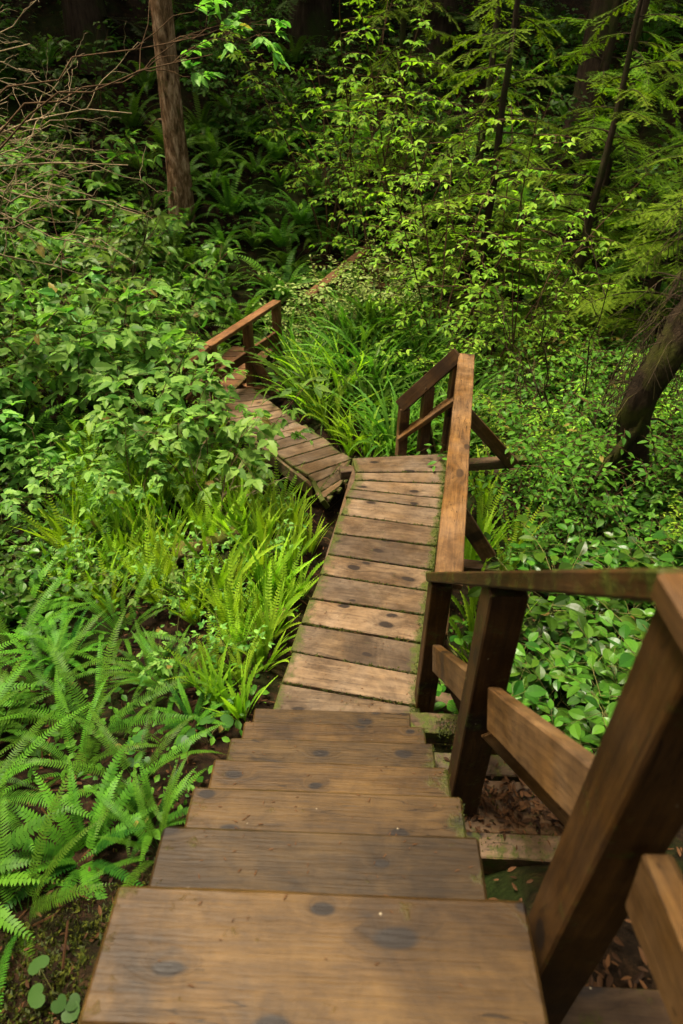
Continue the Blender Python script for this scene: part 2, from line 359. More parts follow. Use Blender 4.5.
# ---- lower boardwalk
EL=[(-.988,6.393),(-.874,6.269),(-.76,6.111),(-.636,5.939),(-.518,5.785),(-.358,5.632),(-.282,5.471),(-.228,5.288),(-.194,5.166)]
ER=[(-.444,6.763),(-.374,6.618),(-.239,6.446),(-.12,6.271),(-.006,6.103),(.104,5.964),(.06,5.80),(.03,5.60),(-.04,5.40)]
low=tag(empty('boardwalk',(0,0,0)),'lower boardwalk that bends off toward the ferns, with fanned planks and a small step','boardwalk')
mb=MB()
for i in range(len(EL)-1):
    l0,l1,r0,r1=[V(*p,-.5) for p in (EL[i+1],EL[i],ER[i+1],ER[i])]
    ul=unit(l1-l0);ur=unit(r1-r0);ax=unit(r0-l0);e=random.uniform(-.015,.015) if i<5 else random.uniform(-.04,.05)
    plank(mb,l0+ul*.008,l1-ul*.008,r0+ur*.008+ax*e,r1-ur*.008+ax*e,(0,0,1),.04,mossL=.5,mossR=.6 if i<5 else 1.1,ch=.006)
mb.build('plank_surface',M['deck'],low,smooth=False)
mb=MB()     # the step down and the level stretch beyond it
A0,B0,A1,B1=V(-.86,6.28,-.64),V(-.36,6.78,-.64),V(-2.05,7.95,-.66),V(-1.25,8.1,-.66)
for i in range(8):
    t0,t1=i/8+.005,(i+1)/8-.005
    plank(mb,A0+(A1-A0)*t0,A0+(A1-A0)*t1,B0+(B1-B0)*t0,B0+(B1-B0)*t1,(0,0,1),.04,mossL=.5,mossR=.5)
mb.build('lower_planks',M['deck'],low,smooth=False)
for P,z in ((EL,-.543),(ER,-.543)):
    beam_part('edge_joist',M['beam'],low,V(*P[6],z)*.94+V(*EL[5],z)*.06,V(*P[0],z),(0,0,1),.05,.15,moss0=.5)
for t in (.06,.94):
    beam_part('edge_joist',M['beam'],low,(A0*(1-t)+B0*t)-V(0,0,.043),(A1*(1-t)+B1*t)-V(0,0,.043),(0,0,1),.05,.14,moss0=.4)
# mossy edge board along the cut plank ends
beam_part('edge_board',M['beam'],low,V(-.30,5.50,-.497),V(-.19,5.15,-.497),(-.6,.0,1),.05,.12,moss0=.9)
mb=MB()
for i in range(8):
    t=(i+.5)/8; p=V(.075,5.86,-.494)*(1-t)+V(-.175,5.22,-.494)*t; n2=unit(V(.93,-.36,0)); l=random.uniform(.10,.17)
    board(mb,p-n2*.10,p+n2*(l-.06)+V(0,0,-.02),(0,0,1),.072,.045,mossL=.8,mossR=1.1,moss0=.25)
mb.build('plank_ends',M['deck'],low,smooth=False)
for (x,y) in ((-.40,5.75),(-.02,5.9),(-.95,6.6),(-.5,6.75),(-1.75,7.6),(-1.05,7.6)):
    post_part(low,x,y,ground(x,y)-.3,-.70,.1,M['post'])
# cross step joining the two boardwalks
mb=MB(); board(mb,V(.10,5.36,-.25),V(.95,5.40,-.25),(0,0,1),.26,.04,mossL=.8); mb.build('tread',M['deck'],deck,smooth=False)

# ---- third stretch rising away between the ferns
third=tag(empty('boardwalk',(0,0,0)),'small far boardwalk stretch running on beside the distant railing','boardwalk')
mb=MB(); A0,B0,A1,B1=V(-2.2,8.02,-.68),V(-1.52,8.0,-.68),V(-1.75,9.6,-.64),V(-1.08,9.5,-.64)
for i in range(8):
    t0,t1=i/8+.006,(i+1)/8-.006
    plank(mb,A0+(A1-A0)*t0,A0+(A1-A0)*t1,B0+(B1-B0)*t0,B0+(B1-B0)*t1,(0,0,1),.04,mossL=.5,mossR=.5)
mb.build('plank_surface',M['far'],third,smooth=False)
for t in (.08,.92): beam_part('joist',M['beam'],third,A0*(1-t)+B0*t-V(0,0,.043),A1*(1-t)+B1*t-V(0,0,.043),(0,0,1),.05,.14)
for (x,y) in ((-1.95,8.3),(-1.5,9.2)): post_part(third,x,y,ground(x,y)-.3,-.83,.1,M['post'])

# ---- stair railing
sr=tag(empty('handrail',(0,0,0)),'thick mossy handrail with sturdy dark posts sloping down beside the staircase','railing')
XR=.50
def railz(y): return .955+(2.418-y)*.868
Ptop0=V(XR+.005,2.46,railz(2.46)); Ptop1=V(XR,.655,railz(.655))
mb=MB(); board(mb,Ptop0,Ptop1,(0,.66,.75),.145,.048,mossL=.2,mossR=.1,moss0=.22,ch=.006); mb.build('top_rail',M['post'],sr,smooth=False)
mb=MB(); board(mb,V(XR-.004,.652,railz(.655)-.002),V(XR+.02,-1.3,railz(.655)),(0,0,1),.145,.045,moss0=.1); mb.build('top_rail',M['rail'],sr,smooth=False)
post_part(sr,XR,2.38,-.55,railz(2.38)-.05,.105,M['post'],moss0=.15)
post_part(sr,XR+.01,1.44,ground(.5,1.44)-.1,railz(1.44)-.05,.115,M['post'],lean=(-.01,0),moss0=.12)
post_part(sr,XR,.60,.5,railz(.655)-.047,.115,M['post'],moss0=.1)
post_part(sr,XR+.02,-.9,.9,railz(.70)-.03,.115,M['post'])
for y0,y1 in ((2.325,1.50),(1.38,.68)):
    z0,z1=railz(y0)-.50,railz(y1)-.50
    beam_part('mid_rail',M['rail'],sr,V(XR+.012,y0,z0),V(XR+.012,y1 if y1>1 else .645,z1+(0 if y1>1 else .03)),(0,.66,.75),.045,.14,moss0=.16)
beam_part('mid_rail',M['rail'],sr,V(XR+.02,.525,railz(.62)-.52),V(XR+.02,-.84,railz(.62)-.30),(0,0,1),.05,.14,moss0=.25)
beam_part('brace',M['rail'],sr,V(XR+.075,2.36,.52),V(.98,2.30,-.42),(.8,0,.6),.045,.10)
beam_part('brace',M['rail'],sr,V(XR+.085,1.40,1.15),V(1.02,1.34,.60),(.8,0,.6),.045,.10)
for y,z,w_,h_,ms_ in ((2.02,.30,.12,.09,.35),(1.62,.565,.10,.12,.30),(1.445,.545,.23,.05,.15),(1.27,.57,.10,.13,.28),(.56,1.10,.17,.10,.12)):
    beam_part('outrigger',M['beam'],sr,V(.37,y,z),V(1.02,y-.02,z),(0,0,1),w_,h_,mossR=.4,moss0=ms_)

# ---- boardwalk railing (level, then the short return at the corner)
br=tag(empty('handrail',(0,0,0)),'orange brown level handrail along the straight boardwalk, ending at the corner','railing')
q0=V(.535,2.37,.93); q1=V(1.075,5.36,.93)
u=unit(q1-q0)
mb=MB(); board(mb,q0,q1+u*.05,(0,0,1),.142,.042,moss0=.0,ch=.006,n=14,rnd=.95); mb.build('top_rail',M['rail'],br,smooth=False)
post_part(br,1.05,5.34,-.5,.885,.1,M['rail'],rz=atan2(u[1],u[0])-pi/2,moss0=.05)
post_part(br,.80,3.90,-.5,.885,.1,M['rail'],rz=atan2(u[1],u[0])-pi/2)
n_=V(-u[1],u[0],0)
beam_part('mid_rail',M['rail'],br,q0+V(.03,.06,-.42),q1-u*.06+V(0,0,-.42),(0,0,1),.045,.14)
beam_part('brace',M['rail'],br,V(1.12,5.30,.50),V(1.70,5.30,-.10),(.8,0,.6),.045,.12,rnd=.3)
beam_part('brace',M['rail'],br,V(.86,3.93,.42),V(1.22,3.90,-.12),(.8,0,.6),.045,.12,rnd=.5)
cr=tag(empty('handrail',(0,0,0)),'short slanting handrail with three posts stepping down from the boardwalk corner','railing')
c0,c1=V(1.02,5.40,.93),V(.545,5.50,.36); 
beam_part('top_rail',M['post'],cr,c0,c1,(.7,0,.7),.13,.04,moss0=.25)
beam_part('mid_rail',M['rail'],cr,c0+V(0,0,-.40),c1+V(0,0,-.30),(.7,0,.7),.045,.11)
for t in (.04,.50,.93):
    p=c0+(c1-c0)*t
    post_part(cr,p[0],p[1],ground(p[0],p[1])-.2,p[2]-.045,.095 if t>.1 else .08,M['rail'],rz=.2)
beam_part('brace',M['post'],cr,V(.80,5.53,.26),V(.98,5.95,-.35),(0,.8,.6),.045,.1)

# ---- far railing
fr=tag(empty('handrail',(0,0,0)),'small reddish far railing bent in the middle, half behind pale leaves','railing')
f1,f2,f3,f4=V(-.982,9.218,.2),V(-1.30,8.35,.2),V(-1.666,7.447,.19),V(-1.98,7.30,-.06)
beam_part('top_rail',M['far'],fr,f1,f3,(0,0,1),.13,.05,rnd=.9)
beam_part('top_rail',M['far'],fr,f3-V(.0,.0,.004),f4,(0,.0,1),.13,.05,rnd=.9)
for p in (f1*.98+f3*.02,f2,f3+V(.03,.06,0)):
    post_part(fr,p[0],p[1],-1.3,p[2]-.052,.11,M['far'],rz=-.3)
beam_part('mid_rail',M['far'],fr,f1+V(0,-.06,-.42),f3+V(0,.1,-.42),(0,0,1),.05,.13,rnd=.5)
beam_part('mid_rail',M['far'],fr,f3+V(-.06,-.0,-.42),f4+V(0,0,-.40),(0,0,1),.05,.13,rnd=.5)
beam_part('outrigger',M['far'],fr,f2+V(-.2,.05,-.93),f2+V(.42,-.15,-.93),(0,0,1),.1,.09)
beam_part('brace',M['post'],fr,f2+V(.06,-.05,-.35),f2+V(.38,-.24,-.93),(.8,0,.6),.05,.12)
# ---- far steps glimpsed through the bushes
fs=tag(empty('staircase',(0,0,0)),'far wooden steps glimpsed behind the pale leaved bush','staircase')
for k in range(5):
    y=10.6+.27*k; x=-.30+.16*k; z=-.75+.20*k
    beam_part('tread',M['far'],fs,V(x,y,z),V(x+.7,y-.15,z),(0,0,1),.26,.045)
for q in (.08,.6):
    beam_part('stringer',M['beam'],fs,V(-.30+q,10.45,-.90),V(-.30+q+.16*4.6,10.6+.27*4.6,.0),(0,-.6,.75),.05,.2)
for (x,y,z) in ((-.54,10.45,-.03),(-.12,11.05,.14),(.33,11.75,.33)):
    post_part(fs,x,y,ground(x,y)-.2,z-.05,.13,M['far'])
beam_part('top_rail',M['far'],fs,V(-.60,10.36,-.06),V(.38,11.82,.36),(0,-.2,.95),.16,.06,rnd=.9)

# ------------------------------------------------------------------ leaf shapes (length along y, face up z)
def leaf_shape(rows,width,fold=.18,droop=.15,serr=0.,peak=.4,tip=1.):
    """quads left and right of a midrib, tips closed"""
    v=[];f=[]
    for i in range(rows+1):
        t=i/rows
        w=width*.5*(math.sin(pi*min(1,t**(math.log(.5)/math.log(peak))))**.8 if 0<t<1 else 0)
        if serr and i%2==1: w*=1-serr
        z=-droop*t*t
        v+= [(-w,t,z+fold*w),(0,t,z),(w,t,z+fold*w)]
    for i in range(rows):
        a=3*i
        f+=[(a,a+1,a+4,a+3),(a+1,a+2,a+5,a+4)]
    return np.array(v,float),np.array(f)
LF_OV=leaf_shape(5,.62,.25,.18,peak=.45)
LF_OVS=leaf_shape(3,.6,.2,.12,peak=.45)
LF_OVP=leaf_shape(4,.46,.22,.2,peak=.42)
LF_SER=leaf_shape(9,.60,.22,.22,serr=.22,peak=.36)
LF_SERS=leaf_shape(4,.62,.2,.2,peak=.36)
LF_LAN=leaf_shape(4,.36,.2,.15,peak=.4)
def heart():
    v=[(0,0,0)];o=[(0,.0),(-.2,-.13),(-.44,-.08),(-.58,.14),(-.56,.42),(-.36,.68),(0,.82),(.36,.68),(.56,.42),(.58,.14),(.44,-.08),(.2,-.13)]
    v=[(x,y,-.12*(x*x+ (y-.3)**2)+.12*abs(x)) for x,y in o]+[(0,.4,0)]
    n=len(o); f=[(i,(i+1)%n,n) for i in range(n)]
    return np.array(v,float),np.array(f)
LF_HRT=heart()

def place(mb,shape,P,D,Nn,S,rnd,mi=0,wid=None):
    """copies of a leaf at points P pointing along D with face normals near Nn"""
    tv,tf=shape; P=np.asarray(P,float); m=len(P)
    if m==0: return
    D=unit(D); X=unit(np.cross(D,Nn)); Z=np.cross(X,D); S=np.broadcast_to(np.asarray(S,float),(m,))
    W=S if wid is None else S*wid
    v=P[:,None,:]+tv[None,:,0,None]*X[:,None,:]*W[:,None,None]+tv[None,:,1,None]*D[:,None,:]*S[:,None,None]+tv[None,:,2,None]*Z[:,None,:]*S[:,None,None]
    k=len(tv)
    f=(tf[None]+ (np.arange(m)*k)[:,None,None]).reshape(-1,tf.shape[1])
    mb.add(v.reshape(-1,3),[f],np.repeat(np.broadcast_to(rnd,(m,)),k),mi=mi)

def tube(mb,pts,r0,r1,sides=5,mi=0,rnd=.5,jit=0,R=None):
    R=R or random
    pts=np.asarray(pts,float); n=len(pts)
    t=np.gradient(pts,axis=0); t=unit(t)
    ref=V(0,0,1) if abs(t[0][2])<.9 else V(1,0,0)
    x=unit(np.cross(t,ref)); y=np.cross(t,x)
    rr=np.linspace(r0,r1,n) if np.isscalar(r0) else np.asarray(r0)
    a=np.arange(sides)*2*pi/sides
    rj=rr[:,None]*(1+ (rng.uniform(-jit,jit,(n,sides)) if jit else 0))
    v=pts[:,None,:]+rj[:,:,None]*(np.cos(a)[None,:,None]*x[:,None,:]+np.sin(a)[None,:,None]*y[:,None,:])
    f=[(i*sides+k,i*sides+(k+1)%sides,(i+1)*sides+(k+1)%sides,(i+1)*sides+k) for i in range(n-1) for k in range(sides)]
    mb.add(v.reshape(-1,3),[np.array(f)],rnd,mi=mi)

# ------------------------------------------------------------------ plants
def frond(mb,base,az,el,length,width,n,curl,rows=None,shape='sword',twist=0.,rnd=.5,droop=1.0,fill=.82):
    """one fern frond: a bent rachis with two rows of pinnae"""
    m=12; pts=[np.asarray(base,float)]; e=el; h=V(cos(az),sin(az),0)
    for i in range(m):
        d=h*cos(e)+V(0,0,1)*sin(e); pts.append(pts[-1]+d*length/m); e-=curl/m*(.5+1.0*i/m)
    pts=np.array(pts); T=unit(np.gradient(pts,axis=0)); side=unit(np.cross(h,V(0,0,1))); side=unit(side+V(0,0,twist))
    s=np.linspace(.12 if shape=='sword' else .06,.995,n)
    idx=s*m; i0=np.minimum(idx.astype(int),m-1); fr=(idx-i0)[:,None]
    P=pts[i0]*(1-fr)+pts[i0+1]*fr; D=unit(T[i0]*(1-fr)+T[np.minimum(i0+1,m)]*fr)
    if shape=='sword': w=width*.5*np.minimum(1,(s+.08)*5)**.5*np.clip((1-s)*2.6,0,1)**.75
    else: w=width*.5*np.clip(s*3.2,0,1)**.8*np.clip((1-s)*2.4,0,1)**.8
    up=np.cross(side[None],D); 
    for sg in (-1,1):
        sd=side[None]*sg
        dirs=unit(sd*1.0+D*(.22+.5*s[:,None]**2)+rng.normal(0,.05,(n,3))-up*.0+V(0,0,-.10*droop))
        step=length/n
        place(mb,PIN,P,dirs,up,np.maximum(w,.004),np.clip(rnd+rng.normal(0,.1,n)+ .25*(s-.5),0,1),wid=np.clip(step*(.56 if n==46 else fill)/np.maximum(w,.004)/.30,0,1.6)*np.ones(n))
    # the far third of the rachis is too thin to see
    tube(mb,pts[:m+1:2],.0022*length/.8,.0008,3,rnd=.15)
PIN=(np.array([(-.13,.0,0),(.15,0,0),(.15,.45,.02),(-.14,.45,.02),(.0,1.0,-.06)]),None)
_pv=np.array([(-.12,.0,0),(.16,0,0),(.15,.5,.015),(-.15,.5,.015),(.03,1.0,-.05),(.0,1.0,-.05)])
PIN=(_pv,np.array([(0,1,2,3),(3,2,4,5)]))

def strap(mb,base,az,el,length,width,curl,twist=0.,rnd=.5,n=30):
    m=14; pts=[np.asarray(base,float)]; e=el; a=az
    for i in range(m):
        d=V(cos(a)*cos(e),sin(a)*cos(e),sin(e)); pts.append(pts[-1]+d*length/m); e-=curl/m*(.4+1.2*i/m); a+=twist*.12
    pts=np.array(pts); T=unit(np.gradient(pts,axis=0)); h=V(cos(az),sin(az),0); side=unit(np.cross(h,V(0,0,1))); side=unit(side+V(0,0,twist)+h*twist*.4)
    s_=np.linspace(.05,1,n+1); idx=s_*m; i0=np.minimum(idx.astype(int),m-1); fr=(idx-i0)[:,None]
    P=pts[i0]*(1-fr)+pts[i0+1]*fr; D=unit(T[i0]*(1-fr)+T[np.minimum(i0+1,m)]*fr); up=np.cross(side[None],D)
    w=width*.5*np.clip(s_*3.5,.12,1)**.9*np.clip((1-s_)*2.2,0,1)**.8
    w=w*np.where(np.arange(n+1)%2==1,1.0,.50)*rng.uniform(.88,1.1,n+1)
    fwd=D*(length/n)*np.where(np.arange(n+1)%2==1,.55,0)[:,None]
    Lf=P-side[None]*w[:,None]+up*(w*.22)[:,None]+fwd; Rt=P+side[None]*w[:,None]+up*(w*.22)[:,None]+fwd
    v=np.stack([Lf,P,Rt],1).reshape(-1,3)
    f=[]
    for i in range(n):
        q=3*i; f+=[(q,q+1,q+4,q+3),(q+1,q+2,q+5,q+4)]
    r=np.clip(rnd+.30*(s_-.45)+rng.normal(0,.05,n+1),0,1)
    mb.add(v,[np.array(f)],np.stack([r,np.clip(r-.12,0,1),r],1).ravel())
def strap_fern(name,mat,nf,length,width,el,curl,n=30,var=.3):
    mb=MB()
    for i in range(nf):
        az=2*pi*i/nf+random.uniform(-.4,.4); r=random.uniform(0,.06)
        strap(mb,(r*cos(az),r*sin(az),-.01),az,random.uniform(*el),length*random.uniform(1-var,1+var*.6),width*random.uniform(.8,1.15),random.uniform(*curl),twist=random.uniform(-.7,.7),rnd=random.uniform(.1,.9),n=n)
    return mb.build(name,mat,smooth=False)

def fern_mesh(name,mat,nf,length,width,npin,el=(.6,1.2),curl=(1.2,1.9),shape='sword',var=.25,dead=0,azr=None,fill=.82):
    mb=MB()
    for i in range(nf):
        az=2*pi*i/nf*1.0+random.uniform(-.35,.35) if azr is None else random.uniform(*azr)
        r=random.uniform(.0,.05); l=length*random.uniform(1-var,1+var*.6)
        frond(mb,(r*cos(az),r*sin(az),.0),az,random.uniform(*el),l,width*random.uniform(.85,1.1),npin,random.uniform(*curl),shape=shape,twist=random.uniform(-.45,.45),rnd=random.uniform(.1,.95),fill=fill)
    o=mb.build(name,mat); return o

LIB={}
def hide_proto(o):  # the first of each kind is moved into place later, so nothing is left behind
    return o
def shrub(name,leafmat,stemmat,nst,h,spread,nbr,brlen,shape,lsize,sp,tri=False,layered=.5,el=(1.0,1.45),seed=0,lmin=.35,bend=.5,sr=.008,leafup=.8,jag=1.0):
    """a leafy shrub: arching stems, side branches, leaves along the branches"""
    R=random.Random(seed); st=MB(); lf=MB()
    P=[];D=[];NN=[];S=[];Q=[]
    def leafline(pts,size,start=.15):
        seg=np.linalg.norm(np.diff(pts,axis=0),axis=1); cum=np.concatenate([[0],np.cumsum(seg)]); tot=cum[-1]
        s=start*tot; k=0
        while s<=tot*1.0001:
            i=min(len(seg)-1,max(0,int(np.searchsorted(cum,s)-1))); t=(s-cum[i])/max(seg[i],1e-6)
            p=pts[i]*(1-t)+pts[i+1]*t; d=unit(pts[i+1]-pts[i])
            sd=unit(np.cross(d,V(0,0,1))+1e-6)*(1 if k%2 else -1)
            end=s+sp>tot
            dd=unit(d*(.55 if not end else 1.6)+sd*(1.0 if not end else .2)+V(R.gauss(0,.25),R.gauss(0,.25),R.gauss(-.12,.22))*jag)
            nn=V(R.gauss(0,.35),R.gauss(0,.35),leafup)
            sz=size*R.uniform(.65,1.15)*(1-.25*s/tot)
            if tri:
                pet=sz*.55; p2=p+dd*pet; st.add(np.array([p,p+V(.002,0,.002),p2]),[np.array([(0,1,2)])],.5)
                x=unit(np.cross(dd,nn))
                for q,(a,k2) in enumerate(((0,1.0),(1.15,.8),(-1.15,.8))):
                    P.append(p2); D.append(dd*cos(a)+x*sin(a)+V(0,0,R.gauss(-.08,.1))); NN.append(nn+V(R.gauss(0,.15),R.gauss(0,.15),0)); S.append(sz*k2); Q.append(R.random())
            else:
                P.append(p+dd*.01); D.append(dd); NN.append(nn); S.append(sz); Q.append(R.random())
            s+=sp*R.uniform(.8,1.25); k+=1
    for i in range(nst):
        az=2*pi*(i+R.uniform(-.3,.3))/nst; e=R.uniform(*el); l=h*R.uniform(.75,1.1)/sin(min(1.4,e))**.5
        pts=[V(R.gauss(0,.04),R.gauss(0,.04),-.05)]; m=10
        for k in range(m):
            d=V(cos(az)*cos(e),sin(az)*cos(e),sin(e)); pts.append(pts[-1]+d*l/m)
            e-=bend*spread/m*R.uniform(.3,1.7); az+=R.uniform(-.18,.18)
        pts=np.array(pts); tube(st,pts,sr*R.uniform(.8,1.2),sr*.3,5)
        for b in range(nbr):
            t=lmin+(1-lmin)*(b+R.random())/nbr; i0=min(m-1,int(t*m)); p=pts[i0]+(pts[i0+1]-pts[i0])*(t*m-i0)
            ba=az+R.uniform(-2.4,2.4); be=R.uniform(-.1,.7)*(1-layered)+.12; bl=brlen*R.uniform(.6,1.15)*(1.15-.5*t)
            bp=[p]
            for k in range(5):
                bp.append(bp[-1]+V(cos(ba)*cos(be),sin(ba)*cos(be),sin(be))*bl/5); be-=R.uniform(0,.18); ba+=R.uniform(-.25,.25)
            bp=np.array(bp); tube(st,bp,sr*.42,sr*.15,3); leafline(bp,lsize)
            if bl>.35:
                for k in (2,3):
                    if R.random()<.75:
                        ca=ba+R.choice((-1,1))*R.uniform(.6,1.1); cl=bl*R.uniform(.3,.5)
                        cp=np.array([bp[k]+V(cos(ca),sin(ca),.05)*cl*q/3 - V(0,0,.04*q*q*cl) for q in range(4)])
                        tube(st,cp,sr*.25,sr*.12,3); leafline(cp,lsize*.9)
        leafline(pts[int(m*.55):],lsize,.2)
    P=np.array(P);D=np.array(D);NN=np.array(NN)
    place(lf,shape,P,D,NN,np.array(S),np.array(Q))
    e=empty(name); st.build('stems',stemmat,e); lf.build('foliage',leafmat,e,smooth=False)
    return e

# needle sprays
def needle_piece(nn,ln,w,half):
    v=[];f=[]
    for i in range(nn):
        t=(i+.5)/nn
        for sg in (-1,1):
            x=half*(.75+.5*random.random()); y=t+random.uniform(-.02,.02)
            k=len(v); v+=[(0,y-w,0),(0,y+w,0),(sg*x,y+.10+random.uniform(-.05,.05),random.uniform(-.03,.02))]
            f.append((k,k+1,k+2) if sg>0 else (k+1,k,k+2))
    return np.array(v,float),np.array(f)
NP=needle_piece(11,1,.034,.22)
NPC=needle_piece(5,1,.07,.26)
def bough(st,lf,base,az,el,L_,droop,piece,plen,tw=.44,step=.05,R=random,bare=.12,mi=0):
    """flat conifer spray"""
    m=8; pts=[np.asarray(base,float)]; e=el
    for i in range(m):
        pts.append(pts[-1]+V(cos(az)*cos(e),sin(az)*cos(e),sin(e))*L_/m); e-=droop/m; az+=R.uniform(-.06,.06)
    pts=np.array(pts); tube(st,pts,.011*L_,.002,4)
    T=unit(np.gradient(pts,axis=0)); side=unit(np.cross(T,V(0,0,1)))
    PP=[];DD=[];SS=[];QQ=[];NNs=[]
    q0=R.uniform(.2,.8)
    def run(p0,d,l,n2):
        k=max(1,int(l/plen))
        for q in range(k):
            dd=unit(d+V(R.gauss(0,.08),R.gauss(0,.08),-.30*q/k)); PP.append(p0); DD.append(dd); SS.append(plen*1.15); NNs.append(n2); QQ.append(min(1,max(0,q0+R.gauss(0,.15)+.35*(q/k-.4))))
            p0=p0+dd*l/k
    s=bare*L_
    while s<L_:
        t=s/L_*m; i0=min(m-1,int(t)); p=pts[i0]+(pts[i0+1]-pts[i0])*(t-i0)
        for sg in (-1,1):
            l=L_*tw*(1-s/L_*.85)*min(1,.35+s/L_*2.2)*R.choice((.35,.6,.85,1.1))*R.uniform(.8,1.1)
            d=unit(side[i0]*sg*1.0+T[i0]*R.uniform(.45,1.1)+V(0,0,R.gauss(-.18,.16)))
            n2=unit(V(R.gauss(0,.15),R.gauss(0,.15),1))
            run(p,d,l,n2)
            if l>.25:
                for u_ in (.3,.5,.7):
                    for s2 in (-1,1):
                        run(p+d*l*u_,unit(d*.8+np.cross(d,n2)*s2*.8),l*.30*(1.2-u_),n2)
        s+=step*R.uniform(.7,1.3)
    run(pts[m-2],T[m-1],L_*.2,V(0,0,1))
    place(lf,piece,np.array(PP),np.array(DD),np.array(NNs),np.array(SS),np.array(QQ),mi=mi)

def trunk_mesh(mb,pts,r0,r1,sides=14,flare=1.5,jit=.06):
    pts=np.asarray(pts,float); n=len(pts)
    t=np.linspace(0,1,n); r=r0+(r1-r0)*t; r=r*(1+(flare-1)*np.exp(-t*n*.9))
    tube(mb,pts,r,None,sides,jit=jit) if False else None
    T=unit(np.gradient(pts,axis=0)); x=unit(np.cross(T,V(0,1,0))); y=np.cross(T,x)
    a=np.arange(sides)*2*pi/sides
    ph=rng.uniform(0,6,3)
    rj=r[:,None]*(1+.10*np.sin(3*a+ph[0])[None]*np.exp(-t*n*.35)[:,None]+.05*np.sin(5*a+ph[1])[None]+rng.uniform(-jit,jit,(n,sides)))
    v=pts[:,None,:]+rj[:,:,None]*(np.cos(a)[None,:,None]*x[:,None,:]+np.sin(a)[None,:,None]*y[:,None,:])
    f=[(i*sides+k,i*sides+(k+1)%sides,(i+1)*sides+(k+1)%sides,(i+1)*sides+k) for i in range(n-1) for k in range(sides)]
    mb.add(v.reshape(-1,3),[np.array(f)])
def line3(a,b,n,wob=0.,R=random):
    a=np.asarray(a,float);b=np.asarray(b,float)
    return np.array([a+(b-a)*i/(n-1)+(V(R.gauss(0,wob),R.gauss(0,wob),0) if 0<i<n-1 else 0) for i in range(n)])
# ------------------------------------------------------------------ planting
PATHS=[((0,-2),(0,2.1),.50),((.06,2.1),(.52,5.2),.45),((.3,5.6),(-.72,6.5),.45),((-.72,6.5),(-1.75,8.0),.45),((-1.75,8.0),(-1.4,9.6),.45)]
def path_clear(x,y,extra=0):
    for (a,b,w) in PATHS:
        a=np.array(a);b=np.array(b);p=np.array((x,y)); t=np.clip(np.dot(p-a,b-a)/np.dot(b-a,b-a),0,1)
        if np.linalg.norm(p-a-(b-a)*t)<w+extra: return False
    return True
def inpoly(x,y,poly):
    c=False;j=len(poly)-1
    for i in range(len(poly)):
        (xi,yi),(xj,yj)=poly[i],poly[j]
        if (yi>y)!=(yj>y) and x<(xj-xi)*(y-yi)/(yj-yi)+xi: c=not c
        j=i
    return c
def scatter(poly,mind,n,extra=.1,seed=0,avoid=()):
    R=random.Random(seed); xs=[p[0] for p in poly];ys=[p[1] for p in poly]; out=[]
    for _ in range(n*60):
        if len(out)>=n: break
        x=R.uniform(min(xs),max(xs)); y=R.uniform(min(ys),max(ys))
        if not inpoly(x,y,poly) or not path_clear(x,y,extra): continue
        if any((x-a)**2+(y-b)**2<mind*mind for a,b in out): continue
        if any((x-a)**2+(y-b)**2<c*c for a,b,c in avoid): continue
        out.append((x,y))
    return out
USED=set(); PLANTS=[]   # (object, kind, look, zone, x, y, fixed label)
def plant(proto,x,y,s=1.,rz=None,z=None,look='',zone='',label=None,cat='plant',group=None,tilt=0.,sz=None):
    o=proto if proto.name not in USED else copy_tree(proto)
    USED.add(proto.name)
    o.location=(x,y,ground(x,y)-.02 if z is None else z)
    o.rotation_euler=(random.uniform(-tilt,tilt),random.uniform(-tilt,tilt),random.uniform(0,2*pi) if rz is None else rz)
    o.scale=(s,s,s if sz is None else sz)
    PLANTS.append([o,look,zone,x,y,label,cat,group])
    return o

# -- prototypes
random.seed(11)
FR=[]   # separate fronds for the big ferns beside the stairs
def big_fern(nf,length,seed,el=(.45,1.05),curl=(.9,1.5),width=.105):
    R=random.Random(seed); e=empty('sword_fern')
    for i in range(nf):
        me=FRM[i%len(FRM)]
        f=link('frond',me,e); az=2*pi*i/nf+R.uniform(-.3,.3); s=length*R.uniform(.72,1.1)
        f.scale=(s,s*R.uniform(.9,1.1),s); f.rotation_euler=(R.uniform(-.35,.35),-R.uniform(-.28,.42),az)
        f.location=(.03*cos(az),.03*sin(az),0)
    return e
FRM=[]
for k in range(6):
    mb=MB(); frond(mb,(0,0,0),0,random.uniform(.75,1.0),1.0,random.uniform(.088,.112),46,random.uniform(1.0,1.5),twist=random.uniform(-.25,.25),rnd=random.uniform(.3,.85))
    o=mb.build('frond',M['sword']); FRM.append(o.data); bpy.data.objects.remove(o)
SW=[fern_mesh('sword_fern',M['sword'],17,.85,.105,30,el=(.7,1.3),curl=(1.0,1.7)) for _ in range(4)]
SWF=[fern_mesh('sword_fern',M['swordfar'],18,1.0,.13,24,el=(.7,1.35),curl=(1.5,2.3)) for _ in range(4)]
SWU=[strap_fern('sword_fern',M['swordfar'],26,1.15,.062,(.95,1.5),(.9,2.4),34) for _ in range(3)]
SWB=[strap_fern('sword_fern',M['deer'],20,1.0,.056,(1.05,1.5),(.6,1.6),34) for _ in range(2)]
DR_=[strap_fern('deer_fern',M['deer'],random.choice((13,16,18)),.48,.050,(1.0,1.5),(.1,.7),30,.35) for _ in range(5)]
for _k in (1,3):      # two of the five are finely cut instead of strap-like
    bpy.data.objects.remove(DR_[_k]); DR_[_k]=fern_mesh('deer_fern',M['deer'],15,.50,.056,26,el=(1.0,1.5),curl=(.2,.9),shape='deer',var=.3)
BER=[shrub('salmonberry_shrub',M['berry'],M['stem'],4,1.45,.7,6,.6,LF_SER,.175,.155,tri=True,layered=.65,seed=20+i,sr=.008,lmin=.40) for i in range(3)]
